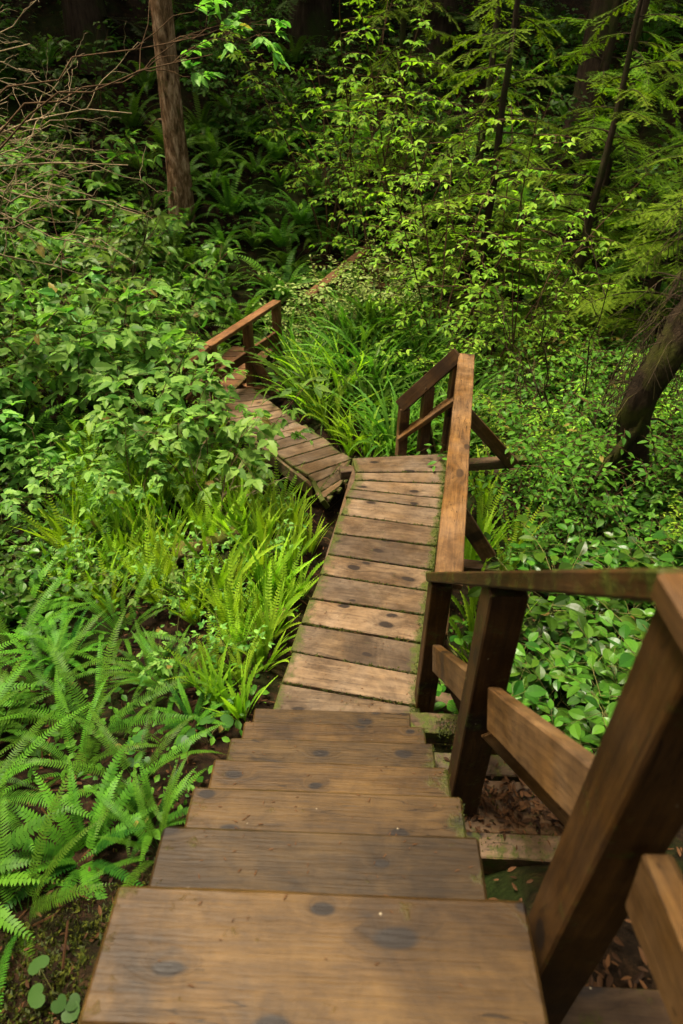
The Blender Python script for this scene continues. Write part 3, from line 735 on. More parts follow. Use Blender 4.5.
BERD=[shrub('salmonberry_shrub',M['berryd'],M['stem'],5,1.6,.8,6,.6,LF_SER,.165,.155,tri=True,layered=.6,seed=30+i,sr=.008,lmin=.25) for i in range(3)]
BERS=[shrub('salmonberry_shrub',M['berry'],M['gstem'],3,.55,.5,4,.28,LF_SER,.062,.065,tri=True,layered=.7,seed=40+i,sr=.005,lmin=.45) for i in range(3)]
SAL=[shrub('salal_shrub',M['salal'],M['gstem'],8,.55,1.0,4,.34,LF_OV,.120,.072,layered=.5,el=(.7,1.4),seed=50+i,sr=.005,lmin=.3,leafup=.9) for i in range(4)]
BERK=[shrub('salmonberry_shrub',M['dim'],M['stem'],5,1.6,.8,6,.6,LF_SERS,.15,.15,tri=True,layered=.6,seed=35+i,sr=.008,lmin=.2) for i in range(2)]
HUC=[shrub('huckleberry_bush',M['huck'],M['stem'],6,2.0,.7,8,.75,LF_OVP,.115,.075,layered=.9,seed=60+i,sr=.011,lmin=.35,leafup=1.2) for i in range(3)]
HUT=[shrub('tall_huckleberry',M['huck'],M['stem'],5,3.6,.6,9,.95,LF_OVP,.125,.150,tri=True,layered=.97,seed=70+i,sr=.017,lmin=.30,leafup=1.2,el=(1.2,1.5)) for i in range(3)]
HUD=[shrub('huckleberry_bush',M['cover'],M['stem'],6,1.1,.8,8,.5,LF_OVP,.090,.058,layered=.7,seed=80+i,sr=.008,lmin=.2) for i in range(3)]
PAL=[shrub('pale_leaved_bush',M['pale'],M['stem'],8,1.35,.8,8,.5,LF_OVS,.085,.052,layered=.5,seed=90+i,sr=.010,lmin=.3) for i in range(2)]

# -- big ferns beside the stairs, each found by its own place
near=[(-1.52,2.45,.82,14,'large sword fern with long fronds spreading over bare soil, widest left of the stairs'),
 (-2.35,3.15,.85,14,'sword fern at the outer edge of the clearing, beyond the widest fern'),
 (-1.06,1.92,.60,11,'sword fern with bright fronds tight beside the middle stair treads'),
 (-1.75,1.72,.72,11,'shaded sword fern low down in front of the widest fern'),
 (-1.10,2.75,.50,20,'small fern rosette of many narrow radiating fronds near the lowest stair treads'),
 (-1.25,1.12,.62,10,'dark sparse fern drooping in the shade beside the top landing'),
 (-2.55,2.35,.85,13,'sword fern standing farthest out from the stairs, its fronds overlapping'),
 (-2.05,1.95,.75,15,'sword fern at the left margin low down, half behind the shaded one'),
 (-.80,1.45,.45,10,'small sword fern tucked against the upper stair treads'),
 (-1.95,2.75,.65,15,'sword fern squeezed in between the widest fern and the outer one'),
 (-1.45,2.05,.60,10,'sword fern between the bright one at the treads and the left margin'),
 (-1.62,3.35,.60,16,'young sword fern between the broad leaved carpet and the bright deer ferns')]
for i,(x,y,l,n,lab) in enumerate(near):
    e=big_fern(n,l,100+i); e.location=(x,y,ground(x,y)+.02); e.rotation_euler=(0,0,random.uniform(0,6))
    tag(e,lab,'fern','sword ferns beside the stairs')
AV=[(x,y,.38) for x,y,*_ in near]

for i,(x,y,s_) in enumerate([(-2.1,2.35,.75),(-1.15,1.45,.6),(-1.6,1.25,.7),(-.88,1.62,.42),(-2.75,2.85,.8),(-1.95,3.05,.65),(-1.3,2.95,.5),(-.9,2.45,.4)]):
    plant(SW[i%4],x,y,s_,tilt=.15,look='deep green low fern',zone='under',cat='fern')
# -- bright deer fern bed left of the boardwalk
poly=[(-2.25,3.75),(-.95,3.45),(-.55,3.1),(-.28,4.6),(-.38,5.1),(-1.0,6.0),(-1.9,6.9),(-2.9,6.3),(-2.7,5.0)]
for i,(x,y) in enumerate(scatter(poly,.20,112,-.02,1,AV+[(-1.2,4.35,.36),(-.75,3.75,.2)])):
    plant(DR_[i%5],x,y,random.uniform(.85,1.45),tilt=.12,look='bright narrow deer fern',zone='bed',cat='fern')
for i,(x,y) in enumerate(scatter([(-.95,2.7),(-.6,2.45),(-.5,3.4),(-.9,3.6)],.2,8,.02,2)):
    plant(DR_[i%5],x,y,random.uniform(.7,1.0),tilt=.12,look='bright narrow deer fern',zone='deckside',cat='fern')
for i,(x,y) in enumerate([(1.28,4.55),(1.45,4.25),(1.15,4.30),(1.62,4.65),(1.05,3.62),(1.0,3.2),(1.35,4.9),(1.5,5.55)]):
    plant(DR_[i%5],x,y,random.uniform(1.0,1.45),tilt=.1,look='bright upright deer fern',zone='brace',cat='fern')
# -- scattered sword ferns among the bed
for i,(x,y) in enumerate(scatter([(-3.6,3.3),(-2.2,3.6),(-2.8,6.5),(-4.6,6.5)],.55,9,.1,3)):
    plant(SW[i%4],x,y,random.uniform(.55,.85),tilt=.1,look='dark green sword fern',zone='leftbank',cat='fern')
# -- fern clump in the bend
for i,(x,y) in enumerate(scatter([(.35,6.35),(1.0,5.9),(1.7,6.4),(1.9,8.8),(.2,9.3),(-.75,8.8),(-.6,7.6),(-.15,6.7)],.27,46,.05,4)):
    plant((SWB if (x<.35 and i%3==0) else SWU)[i%2],x,y,random.uniform(.8,1.15),tilt=.1,look='tall upright sword fern',zone='bend',cat='fern')
# -- hillside ferns
for i,(x,y) in enumerate(scatter([(-3.3,9.5),(-2.4,8.3),(-1.9,9.6),(-.9,9.9),(.2,11),(.6,15.5),(-3.2,16.5),(-4.6,13)],.50,62,.05,5)):
    plant(SWF[i%4],x,y,random.uniform(.75,1.25),tilt=.15,look='dark arching sword fern',zone='hill',cat='fern')
for i,(x,y) in enumerate(scatter([(.6,11.5),(3,10.5),(6,11),(8,18),(-9,18),(-8,12),(-5,11),(-3.3,16.5),(.5,16)],1.0,50,.05,6)):
    plant(SWF[i%4],x,y,random.uniform(.8,1.3),tilt=.15,look='shaded sword fern',zone='slope',cat='fern')

# -- salmonberry thicket on the left
sal_pts=[(-1.22,5.35,1.02,'b'),(-1.75,5.9,1.0,'b'),(-2.25,6.6,1.25,'b'),(-3.3,6.9,1.2,'b'),(-2.9,7.4,1.25,'b'),(-3.7,5.5,1.0,'b'),(-4.2,7.4,1.3,'b'),(-1.95,5.0,.7,'b'),(-2.9,5.0,.75,'b')]
for i,(x,y,s,k) in enumerate(sal_pts):
    plant(BER[i%3],x,y,s,tilt=.08,look='pale salmonberry shrub',zone='thicket',cat='shrub')
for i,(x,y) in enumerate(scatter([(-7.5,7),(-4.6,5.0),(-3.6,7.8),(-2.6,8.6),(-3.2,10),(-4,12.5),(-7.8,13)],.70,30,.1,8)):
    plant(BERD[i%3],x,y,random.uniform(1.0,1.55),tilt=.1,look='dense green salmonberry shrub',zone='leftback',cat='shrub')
for i,(x,y) in enumerate([(-1.2,3.05),(-.75,2.95),(-1.35,4.05),(-.72,4.25),(-1.0,3.75),(-1.75,4.5),(-2.4,4.2),(-.6,4.9),(-.95,5.0),(-1.5,3.6),(-2.0,3.9)]):
    plant(BERS[i%3],x,y,random.uniform(.8,1.25),tilt=.1,look='small lobed seedling',zone='seedling',cat='shrub')

# -- salal bank on the right
pts=scatter([(.95,2.55),(1.4,2.0),(2.6,2.3),(3.7,4.2),(4.2,5.9),(2.5,5.3),(1.75,4.1),(1.15,3.3)],.37,48,.22,9)
for i,(x,y) in enumerate(pts):
    plant(SAL[i%4],x,y,random.uniform(.7,1.45),tilt=.15,look='glossy salal shrub',zone='salal',cat='shrub')
for i,(x,y) in enumerate(scatter([(1.6,5.3),(2.6,5.2),(4.4,6),(5.0,8.5),(2.6,8.2),(1.7,6.5)],.52,26,.1,10)):
    plant(HUD[i%3],x,y,random.uniform(.8,1.25),tilt=.1,look='low dark huckleberry bush',zone='rightmid',cat='bush')
for i,(x,y,s_) in enumerate([(-2.6,5.7,.9),(-3.1,6.2,1.1),(-2.3,5.6,.7),(-3.6,6.2,1.0),(-2.7,6.7,1.0)]):
    plant(SWF[i%4],x,y,s_,tilt=.15,look='shaded arching sword fern',zone='thicket',cat='fern')
for i,(x,y,s_) in enumerate([(-2.45,7.9,.7),(-3.9,6.9,.7),(-3.5,8.2,.8),(-1.9,6.5,.45)]):
    plant(HUC[i%3],x,y,s_,tilt=.1,look='fine-leaved huckleberry bush',zone='thicket',cat='bush')
for i,(x,y,s_) in enumerate([(2.45,4.95,.75),(3.25,4.75,.8),(2.0,5.0,.7),(2.75,4.4,.6),(1.75,4.6,.6),(3.6,5.2,.9)]):
    plant(HUD[i%3],x,y,s_,tilt=.1,look='low mixed huckleberry bush',zone='rightmid',cat='bush')
for i,(x,y,s_) in enumerate([(2.15,5.5,.5),(3.1,4.3,.45),(2.7,6.1,.6),(1.9,6.2,.55),(3.9,6.3,.7)]):
    plant(HUC[i%3],x,y,s_,tilt=.1,look='young bright huckleberry',zone='rightmid',cat='bush')
# low leafy shrubs left of the stairs
for i,(x,y) in enumerate(scatter([(-2.6,3.4),(-2.0,3.9),(-2.5,5.1),(-4.2,5.6),(-4.0,4.0),(-3.0,3.2)],.36,22,.1,11)):
    plant(SAL[i%4],x,y,random.uniform(.55,.85),tilt=.12,look='low broad-leaved shrub',zone='leftcarpet',cat='shrub')

# -- tall bright shrubs and bushes at the far side of the gully
for i,(x,y,s) in enumerate([(1.35,8.9,1.0),(2.15,9.4,1.05),(.75,10.6,1.0),(2.4,8.4,.8),(.35,12.6,1.2),(-.35,12.9,1.1),(.9,12.0,1.15)]):
    plant(HUT[i%3],x,y,s,tilt=.05,look='tall thin-stemmed bright shrub',zone='tall',cat='shrub')
for i,(x,y,s) in enumerate([(1.25,8.1,.8),(3.0,9.0,.9),(3.5,7.7,.75)]):
    plant(HUC[i%3],x,y,s,tilt=.06,look='bright green huckleberry bush',zone='huck',cat='bush')
for i,(x,y,s) in enumerate([(-.12,9.5,1.08),(.5,9.2,.95),(.65,10.0,.95),(-.55,9.75,.86),(.15,10.0,.72)]):
    plant(PAL[i%2],x,y,s,tilt=.06,look='pale-leaved bush',zone='pale',cat='bush')
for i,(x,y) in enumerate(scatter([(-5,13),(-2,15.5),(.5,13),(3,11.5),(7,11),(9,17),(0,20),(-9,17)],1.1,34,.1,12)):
    plant(BERK[i%2],x,y,random.uniform(.8,1.2),tilt=.1,look='shade-coloured understorey shrub',zone='slope',cat='shrub')

# -- heart leaves in the near ferns
def heart_plant(k):
    R=random.Random(k); st=MB();lf=MB();P=[];D=[];NN=[];S=[]
    for i in range(5):
        az=R.uniform(0,6.28); r=R.uniform(.03,.13); h=R.uniform(.10,.22); p=V(r*cos(az),r*sin(az),h)
        tube(st,np.array([V(0,0,0),V(r*.4*cos(az),r*.4*sin(az),h*.6),p]),.003,.002,4)
        P.append(p);D.append(V(cos(az),sin(az),-.2));NN.append(V(R.gauss(0,.2),R.gauss(0,.2),1));S.append(R.uniform(.05,.085))
    place(lf,LF_HRT,P,np.array(D),np.array(NN),np.array(S),rng.random(5))
    e=empty('round_leaved_plant'); st.build('stems',M['gstem'],e); lf.build('foliage',M['heart'],e); return e
HR=[heart_plant(k) for k in range(2)]
for i,(x,y,lab) in enumerate([(-.78,2.30,'small plant with round lily-pad leaves between fern fronds by the middle treads'),(-1.12,2.15,'round-leaved plant out among the big fern fronds'),(-.92,.78,'small round-leaved plant alone on the mossy ground below the landing')]):
    plant(HR[i%2],x,y,(1.0,.9,.7)[i],label=lab,group='round-leaved plants')

# ------------------------------------------------------------------ ground sheet
def axis(a,b,c,d,fine,coarse):
    x=[a]
    while x[-1]<d:
        s=fine if b<=x[-1]<=c else min(coarse,fine+.12*max(b-x[-1],x[-1]-c)) 
        x.append(x[-1]+max(s,fine))
    return x
xs=axis(-60,-4.5,4.5,60,.09,4); ys=axis(-12,-.5,10,85,.09,4)
gv=[];R=random.Random(3)
for y in ys:
    for x in xs: gv.append((x,y,ground(x,y)+R.gauss(0,.012)))
nx=len(xs)
gf=np.array([(j*nx+i,j*nx+i+1,(j+1)*nx+i+1,(j+1)*nx+i) for j in range(len(ys)-1) for i in range(nx-1)])
mb=MB(); mb.add(gv,[gf]); tag(mb.build('ground',M['soil']),kind='structure')

# -- ground cover, dead leaves, moss: nobody could count these
R=random.Random(5)
P=[];D=[];NN=[];S=[];Q=[]
def cover(poly,n,smin,smax,hmax,extra=0.05,seed=1):
    R=random.Random(seed); xs=[p[0] for p in poly];ys=[p[1] for p in poly]; k=0
    while k<n:
        cx,cy=R.uniform(min(xs),max(xs)),R.uniform(min(ys),max(ys))
        if not inpoly(cx,cy,poly): k+=.2; continue
        for _ in range(R.randint(3,12)):
            x=cx+R.gauss(0,.13);y=cy+R.gauss(0,.13)
            k+=1
            if not path_clear(x,y,extra): continue
            a=R.uniform(0,6.28); P.append((x,y,ground(x,y)+R.uniform(.02,hmax))); D.append((cos(a),sin(a),R.uniform(-.4,.35))); NN.append((R.gauss(0,.4),R.gauss(0,.4),1)); S.append(R.uniform(smin,smax)); Q.append(R.random())
cover([(-2.6,.5),(-.55,.5),(-.5,2.6),(-2.9,3.2)],90,.015,.03,.05,seed=7)
cover([(-2.8,1.6),(-.5,1.6),(-.45,5.4),(-1.3,7),(-5.5,7.5),(-5,3.5)],3600,.03,.075,.16)
cover([(.6,1.5),(2.8,1.8),(5,6),(4,9),(.9,6),(1.0,4)],2600,.03,.07,.15,seed=2)
cover([(-8,8),(-2.5,7.5),(0,7),(5,7.5),(9,11),(9,20),(-10,20)],11000,.06,.15,.45,seed=3)
mb=MB(); place(mb,LF_OVS,P,np.array(D),np.array(NN),np.array(S),np.array(Q)); tag(mb.build('undergrowth',M['cover'],smooth=False),'carpet of small green leaves over the forest floor','undergrowth',kind='stuff')
mb=MB(); P=[];D=[];NN=[];S=[]
for _ in range(6500):
    x,y=R.uniform(-3.2,3.4),R.uniform(.2,7)
    if R.random()<.5: x*=.55
    a=R.uniform(0,6.28); P.append((x,y,ground(x,y)+R.uniform(.005,.04))); D.append((cos(a),sin(a),R.gauss(0,.35))); NN.append((R.gauss(0,.5),R.gauss(0,.5),1)); S.append(R.uniform(.015,.045))
for _ in range(420):
    x,y=R.uniform(.44,.98),R.gauss(1.44,.07); a=R.uniform(0,6.28); P.append((x,y,.553+R.uniform(0,.025))); D.append((cos(a),sin(a),R.gauss(0,.3))); NN.append((R.gauss(0,.5),R.gauss(0,.5),1)); S.append(R.uniform(.02,.05))
for _ in range(120):
    x,y=R.uniform(.6,.95),R.gauss(.66,.05); a=R.uniform(0,6.28); P.append((x,y,ground(x,y)+R.uniform(.01,.05))); D.append((cos(a),sin(a),R.gauss(0,.3))); NN.append((R.gauss(0,.5),R.gauss(0,.5),1)); S.append(R.uniform(.02,.05))
place(mb,LF_LAN,P,np.array(D),np.array(NN),np.array(S),rng.random(len(P)))
for _ in range(420):
    x,y=R.uniform(-2.8,3.2),R.uniform(.4,6.5); a=R.uniform(0,6.28); l=R.uniform(.1,.5); z=ground(x,y)+.02
    tube(mb,np.array([(x,y,z),(x+cos(a)*l/2,y+sin(a)*l/2,z+R.uniform(.0,.05)),(x+cos(a+.2)*l,y+sin(a+.2)*l,ground(x+cos(a)*l,y+sin(a)*l)+.03)]),.005,.003,4,rnd=R.random())
P=[];D=[];NN=[];S=[]
for _ in range(260):
    k=R.randint(0,6); p=step_pt(k,R.uniform(-.4,.4),R.uniform(.01,.22) if k<6 else R.uniform(.02,.6)); a=R.uniform(0,6.28)
    P.append(p+V(0,0,.003)); D.append((cos(a),sin(a),.05)); NN.append((R.gauss(0,.2),R.gauss(0,.2),1)); S.append(R.uniform(.006,.018))
for _ in range(380):
    t=R.random()*12; k=int(t); a_=np.array(DL[k])*(1-t+k)+np.array(DL[k+1])*(t-k); b_=np.array(DR[k])*(1-t+k)+np.array(DR[k+1])*(t-k); p=a_+(b_-a_)*R.random(); a=R.uniform(0,6.28)
    P.append((p[0],p[1],.004)); D.append((cos(a),sin(a),.05)); NN.append((R.gauss(0,.2),R.gauss(0,.2),1)); S.append(R.uniform(.008,.022))
place(mb,LF_LAN,P,np.array(D),np.array(NN),np.array(S),.6+.4*rng.random(len(P)),wid=.6)
tag(mb.build('leaf_litter',M['litter'],smooth=False),'brown dead leaves and twigs strewn over the soil','litter',kind='stuff')

# moss in the gaps of the boardwalks and at the edges of the steps
mb=MB(); P=[];D=[];NN=[];S=[]
def noise1(x): return .5+.5*sin(x*1.7+2*sin(x*.9))
def tuft(p,n,sp,s0,s1,up=1):
    for _ in range(n):
        P.append((p[0]+R.gauss(0,sp),p[1]+R.gauss(0,sp),p[2]+R.uniform(-.006,.004))); D.append((R.gauss(0,.6),R.gauss(0,.6),up)); NN.append((R.gauss(0,1),R.gauss(0,1),.2)); S.append(R.uniform(s0,s1))
for A,B,z in ((DL,DR,-.008),(EL,ER,-.508)):
    for a,b in zip(A[1:],B[1:]):
        a=np.array(a);b=np.array(b); dens=[R.random() for _ in range(9)]
        for q in range(170):
            t=R.random(); 
            dd=dens[int(t*8)]*.8+(.5 if t<.12 or t>.8 else .1)
            if R.random()<dd:
                p=a+(b-a)*t; tuft((p[0],p[1],z),4,.006,.008,.02)
for i in range(1500):      # along the right edge of the deck
    t=R.random()*(len(DR)-1); k=int(t); p=np.array(DR[k])*(1-t+k)+np.array(DR[k+1])*(t-k)
    tuft((p[0]-abs(R.gauss(0,.022)),p[1],.0),2,.006,.006,.016)
for k in range(7):
    for q in range(200):
        qq=R.random()
        if k>4 or noise1(k*7+qq*9)<.62: continue
        p=step_pt(k,.428-abs(R.gauss(0,.010)),qq*.25); tuft(p,1,.005,.005,.012)
        if q%3==0:
            p=step_pt(k,-.425+abs(R.gauss(0,.008)),R.random()*.25); tuft(p-V(0,0,.02),2,.005,.006,.014)
for q in range(1500):
    a_=R.random(); b_=R.random()
    if noise1(a_*15+b_*4)>.6:
        tuft((.44+a_*.5,R.choice((1.26,1.30,1.44,1.60))+R.gauss(0,.025),.568),1,.008,.006,.015)
    p=(.5+R.random()*.5,1.98+R.gauss(0,.03),.305); tuft(p,1,.012,.006,.018)
for q in range(2600):
    x,y=-.98+R.gauss(0,.26),.85+R.gauss(0,.26)
    if x<-.5: tuft((x,y,ground(x,y)+.01),2,.01,.012,.03)
place(mb,LF_LAN,P,np.array(D),np.array(NN),np.array(S),rng.random(len(P)))
tag(mb.build('moss',M['moss'],smooth=False),'yellow green moss filling plank gaps and step edges','moss',kind='stuff')

# ------------------------------------------------------------------ logs, twigs, roots
def log(name,a,b,r0,r1,label,cat,mat):
    mb=MB(); pts=line3(a,b,9,.025); pts[1:-1,2]+=rng.normal(0,.015,7)
    trunk_mesh(mb,pts,r0,r1,12,1.0,.09)
    n=12; 
    for end in (0,8): mb.add([pts[end]]+list(mb.v[0][end*n:(end+1)*n]),[[0,i+1,(i+1)%n+1] for i in range(n)])
    return tag(mb.build(name,mat),label,cat)
log('mossy_log',(-1.05,3.0,-.50),(-.42,3.55,-.50),.10,.08,'short mossy log lying against the edge of the boardwalk','log',M['log'])
log('rotten_log',(-1.65,4.15,-.58),(-.95,4.75,-.60),.09,.06,'rotten reddish log in the middle of the fern bed','log',M['log'])
log('fallen_log',(1.15,6.0,-.62),(2.4,5.55,-.45),.09,.07,'fallen log behind the diagonal brace among low bushes','log',M['dead'])

def twig_shrub(name,base,heads,label,seed,r=.018,mat='twig',sub=5,leaves=None,cat='shrub',fork=None,lm='berry',lmin=3,imin=2):
    R=random.Random(seed); st=MB(); lf=MB(); P=[];D=[];NN=[];S=[]; base=V(*base)
    def branch(p,q,r,depth):
        n=9; L_=np.linalg.norm(q-p); pts=[p+(q-p)*i/(n-1)+ (V(R.gauss(0,.03),R.gauss(0,.03),R.gauss(0,.035)+.10*sin(pi*i/(n-1)))*L_*.6 if 0<i<n-1 else 0) for i in range(n)]
        pts=np.array(pts); tube(st,pts,r,r*.35,5,jit=.08)
        if depth:
            for k in range(sub if depth>1 else 3):
                i=R.randint(imin,n-2); d=unit(q-p); d2=unit(d+V(R.gauss(0,.6),R.gauss(0,.6),R.gauss(.1,.5)))
                branch(pts[i],pts[i]+d2*L_*R.uniform(.18,.42),max(.0022,r*.45),depth-1)
        if leaves and depth==0:
            for k in range(leaves):
                i=R.randint(lmin,n-1); P.append(pts[i]); D.append(unit(q-p)+V(R.gauss(0,.7),R.gauss(0,.7),-.3)); NN.append(V(R.gauss(0,.3),R.gauss(0,.3),1)); S.append(R.uniform(.06,.125))
    e=None
    if fork:
        tube(st,line3(base,fork,6,.04,R),r*1.8,r*1.1,6,jit=.08); base=V(*fork)
    for h in heads: branch(base+V(R.gauss(0,.08),R.gauss(0,.08),0),V(*h),r,2)
    if leaves:
        e=empty(name); st.build('branches',M[mat],e); place(lf,LF_SER,P,np.array(D),np.array(NN),np.array(S),rng.random(len(P))); lf.build('foliage',M[lm],e,smooth=False)
    else: e=st.build(name,M[mat])
    return tag(e,label,cat)
twig_shrub('bare_shrub',(-6.0,6.7,ground(-6.0,6.7)),[(-2.05,6.7,2.2),(-2.0,6.9,2.6),(-2.0,6.6,1.8),(-2.3,6.3,2.0),(-2.6,6.4,3.1),(-2.5,6.8,1.45),(-2.7,6.7,1.2),(-2.9,6.4,2.7),(-3.1,6.5,3.4),(-2.7,6.6,2.3),(-2.9,6.3,1.7)],'large bare shrub with tangled tan leafless branches in front of dark forest',1,.013,sub=9,fork=(-5.4,6.6,1.6))
twig_shrub('overhanging_branch',(-4.9,6.3,ground(-4.9,6.3)),[(-1.05,6.0,3.05),(-1.12,6.1,3.17),(-1.35,6.1,3.0)],'tall shrub whose thin branch ends in bright leaves before the dark trees',2,.010,'stem',3,8,fork=(-3.5,6.1,2.2),lmin=5,imin=6)
twig_shrub('dead_brush',(-1.3,5.0,ground(-1.3,5.0)),[(-.9,5.2,-.05),(-1.5,5.3,.05),(-1.15,5.4,-.2),(-.7,5.0,-.2)],'pale dead twigs sticking up through the fern bed',3,.009,'twig',4,cat='twigs')
twig_shrub('dead_brush',(2.6,6.6,ground(2.6,6.6)),[(1.6,6.7,.9),(1.9,6.4,1.1),(3.3,6.5,1.3),(2.5,6.2,1.4),(1.7,6.3,.2),(3.0,6.2,.7)],'grey dead brush hanging behind the low bushes by the leaning trunk',4,.012,'dead',6,cat='twigs')
twig_shrub('dead_brush',(-3.6,9.6,ground(-3.6,9.6)),[(-2.6,9.6,1.2),(-2.4,9.8,.2),(-3.0,9.4,.6),(-2.7,10,1.6)],'brown dead brush at the foot of the straight brown trunk',5,.012,'dead',6,cat='twigs')

# ------------------------------------------------------------------ trees
def tree(name,base,top,r0,r1,bark,boughs,label,seed,piece=NP,plen=.09,lmat='hem',step=.06,dead=None,stubs=0,cat='tree',group=None):
    """trunk from base to top; boughs = list of (height fraction, azimuth, elevation, length, droop)"""
    R=random.Random(seed); base=V(*base); top=V(*top)
    e=empty(name,base); n=60 if bark=='mossbark' else 14
    pts=line3((0,0,-.3),top-base,n,.02*np.linalg.norm(top-base)/(40 if n>14 else 10),R)
    mb=MB(); trunk_mesh(mb,pts,r0,r1,14,jit=.12 if bark=='mossbark' else .06)
    for k in range(stubs):
        i=R.randint(2,n-3); a=R.uniform(0,6.28); l=R.uniform(.2,.7); p=pts[i]
        tube(mb,np.array([p,p+V(cos(a),sin(a),-.1)*l*.6,p+V(cos(a),sin(a),-.35)*l]),.02,.006,4)
    st=mb;lf=MB()
    for (h,az,el,L_,dr) in boughs:
        t=h*(n-1); i=min(n-2,int(t)); p=pts[i]+(pts[i+1]-pts[i])*(t-i)
        bough(st,lf,p,az,el,L_,dr,piece,plen*(1 if L_<2.2 else 1.15),step=step,R=R)
    mb.build('trunk',M[bark],e)
    if boughs:
        lf.build('crown',M[lmat],e,smooth=False)
    return tag(e,label,cat,group)
def rb(R,n,h0,h1,L0,L1,el=(-.1,.35),dr=(.3,.8),az=(0,6.28)):
    out=[]
    for i in range(n):
        h=h0+(h1-h0)*(i+R.random())/n
        out.append((h,R.uniform(*az),R.uniform(*el),L0+(L1-L0)*(h-h0)/max(.01,h1-h0)*R.uniform(.8,1.1)+0*L0,R.uniform(*dr)))
    return out
R=random.Random(21)
gz=lambda x,y:ground(x,y)
tree('brown_trunk_tree',(-3.24,13.3,gz(-3.24,13.3)),(-2.62,13.2,13),.185,.13,'bark',rb(R,10,.72,.98,2.6,1.4),'straight brown barked conifer trunk rising from the salmonberry thicket',1,NPC,.16,'hemd',.12,stubs=5)
tree('dark_trunk_tree',(4.75,15.2,gz(4.75,15.2)),(4.85,15.4,15),.27,.15,'darkbark',rb(R,14,.55,.98,3.2,1.5),'dark straight trunk standing behind the hemlock boughs upslope',2,NPC,.16,'hemd',.12,stubs=4)
# leaning mossy trunk on the right bank with a second thin stem
lt=tree('leaning_trunk_tree',(2.84,5.35,gz(2.84,5.35)),(3.6,5.9,6.2),.165,.085,'mossbark',rb(R,16,.34,.98,1.6,1.0,dr=(.6,1.3)),'crooked mossy trunk leaning over the salal bank beside the right edge',3,NP,.08,'hem',.06,stubs=16)
for o in lt.children:
    if o.name.startswith('trunk'):      # crook in the lower trunk
        for v in o.data.vertices:
            z=v.co.z; v.co.x+=-.22*math.exp(-((z-1.2)/.8)**2)+.05*sin(z*4)*max(0,1-z/3); v.co.y+=.05*sin(z*3.1)
mb=MB(); trunk_mesh(mb,np.array([(-.50,-.10,-.2),(-.42,-.08,.15),(-.28,-.05,.5),(-.10,-.02,.9),(.0,.03,1.4),(.22,.12,2.1)]),.06,.04,10,1.3,.12); mb.build('side_stem',M['mossbark'],lt)
mb=MB()
for k in range(60):
    z=R.uniform(1.1,3.4); p=V(.14*z-.22*math.exp(-((z-1.2)/.8)**2),.09*z,z); a=R.uniform(0,6.28) if k%2 else R.uniform(2.2,4.2); l=R.uniform(.2,.8)
    pts=np.array([p,p+V(cos(a),sin(a),-.10)*l*.5,p+V(cos(a)*.9,sin(a)*.9,-.55)*l])
    tube(mb,pts,.006,.002,4)
    for q in range(7):
        p2=pts[1]+(pts[2]-pts[1])*q/7; tube(mb,np.array([p2,p2+V(R.gauss(0,.06),R.gauss(0,.06),-R.uniform(.08,.30))]),.004,.002,3)
mb.build('dead_branches',M['dead'],lt)

# hemlocks on the right with feathery boughs
HEML=[((2.05,10.2),(.2,.1),6.2,.08,'graceful young hemlock standing among the tall bright shrubs, its sprays drooping between them',26,(.20,.98)),
      ((4.6,9.7),(.1,.1),6.8,.10,'full hemlock behind the leaning trunk with sprays hanging low on the right',28,(.10,.98)),
      ((4.25,8.1),(.6,.3),5.5,.11,'young hemlock closest on the right, its feathery boughs reaching in over the bank',24,(.16,.98)),
      ((3.9,10.9),(.2,.2),6.5,.10,'young hemlock with layered yellow green boughs behind the tall bright shrubs',26,(.12,.98)),
      ((5.9,11.6),(.3,0),7.5,.13,'hemlock at the far right edge filling the slope with drooping boughs',28,(.08,.98)),
      ((2.3,12.6),(0,.2),6.0,.09,'slim hemlock above the pale bush with dim yellowish boughs',24,(.08,.98)),
      ((3.35,9.6),(.3,.2),5.2,.08,'small hemlock right behind the bright bushes, its flat sprays overlapping them',26,(.10,.98)),
      ((.9,13.8),(.2,.2),6.0,.09,'thin hemlock sapling on the fern slope behind the pale bush',22,(.15,.98)),
      ((4.4,13.4),(-.2,.2),7.5,.11,'hemlock between the dark upslope trunk and the layered yellow green one',26,(.06,.98)),
      ((7.4,13.8),(-.2,.2),8.5,.13,'hemlock highest up at the right edge of the slope',26,(.05,.98))]
for i,((x,y),(dx,dy),h,r,lab,nb,(h0,h1)) in enumerate(HEML):
    tree('hemlock_tree',(x,y,gz(x,y)),(x+dx*.3,y+dy*.3,gz(x,y)+h),r,.02,'darkbark',rb(R,int(nb*1.45),h0,h1,1.9,.5,el=(-.15,.40),dr=(.5,1.3)),lab,40+i,NP,.085,'hem',.060,group='young hemlocks')
# big dark conifers that close the forest
BIG=[(-.95,18.6,.40,'dark thick trunk high on the slope above the arching ferns'),
     (-1.75,20.5,.33,'dark trunk just left of the thick one above the fern slope'),
     (1.9,17.8,.36,'dark trunk behind the thin hemlock sapling'),
     (3.0,20.5,.42,'dark conifer farther back between the two upslope trunks'),
     (6.9,18.5,.42,'dark conifer on the upper right slope'),
     (-5.6,17.0,.38,'dark conifer behind the bare branches'),
     (-7.6,15.0,.42,'dark conifer at the far left edge'),
     (-4.2,20.0,.36,'dark conifer behind the straight brown trunk'),
     (.4,22.0,.42,'dark conifer at the top of the slope in the gap'),
     (-2.9,23.5,.42,'farthest dark conifer behind the fern slope'),
     (5.2,23.0,.45,'farthest dark conifer on the right slope'),
     (9.3,16.5,.42,'outermost dark conifer on the right slope'),
     (-9.5,19.0,.45,'outermost dark conifer on the left slope'),
     (-6.8,23.0,.45,'dark conifer deep behind the bare branches'),
     (9.0,22.5,.45,'dark conifer deep on the right slope')]
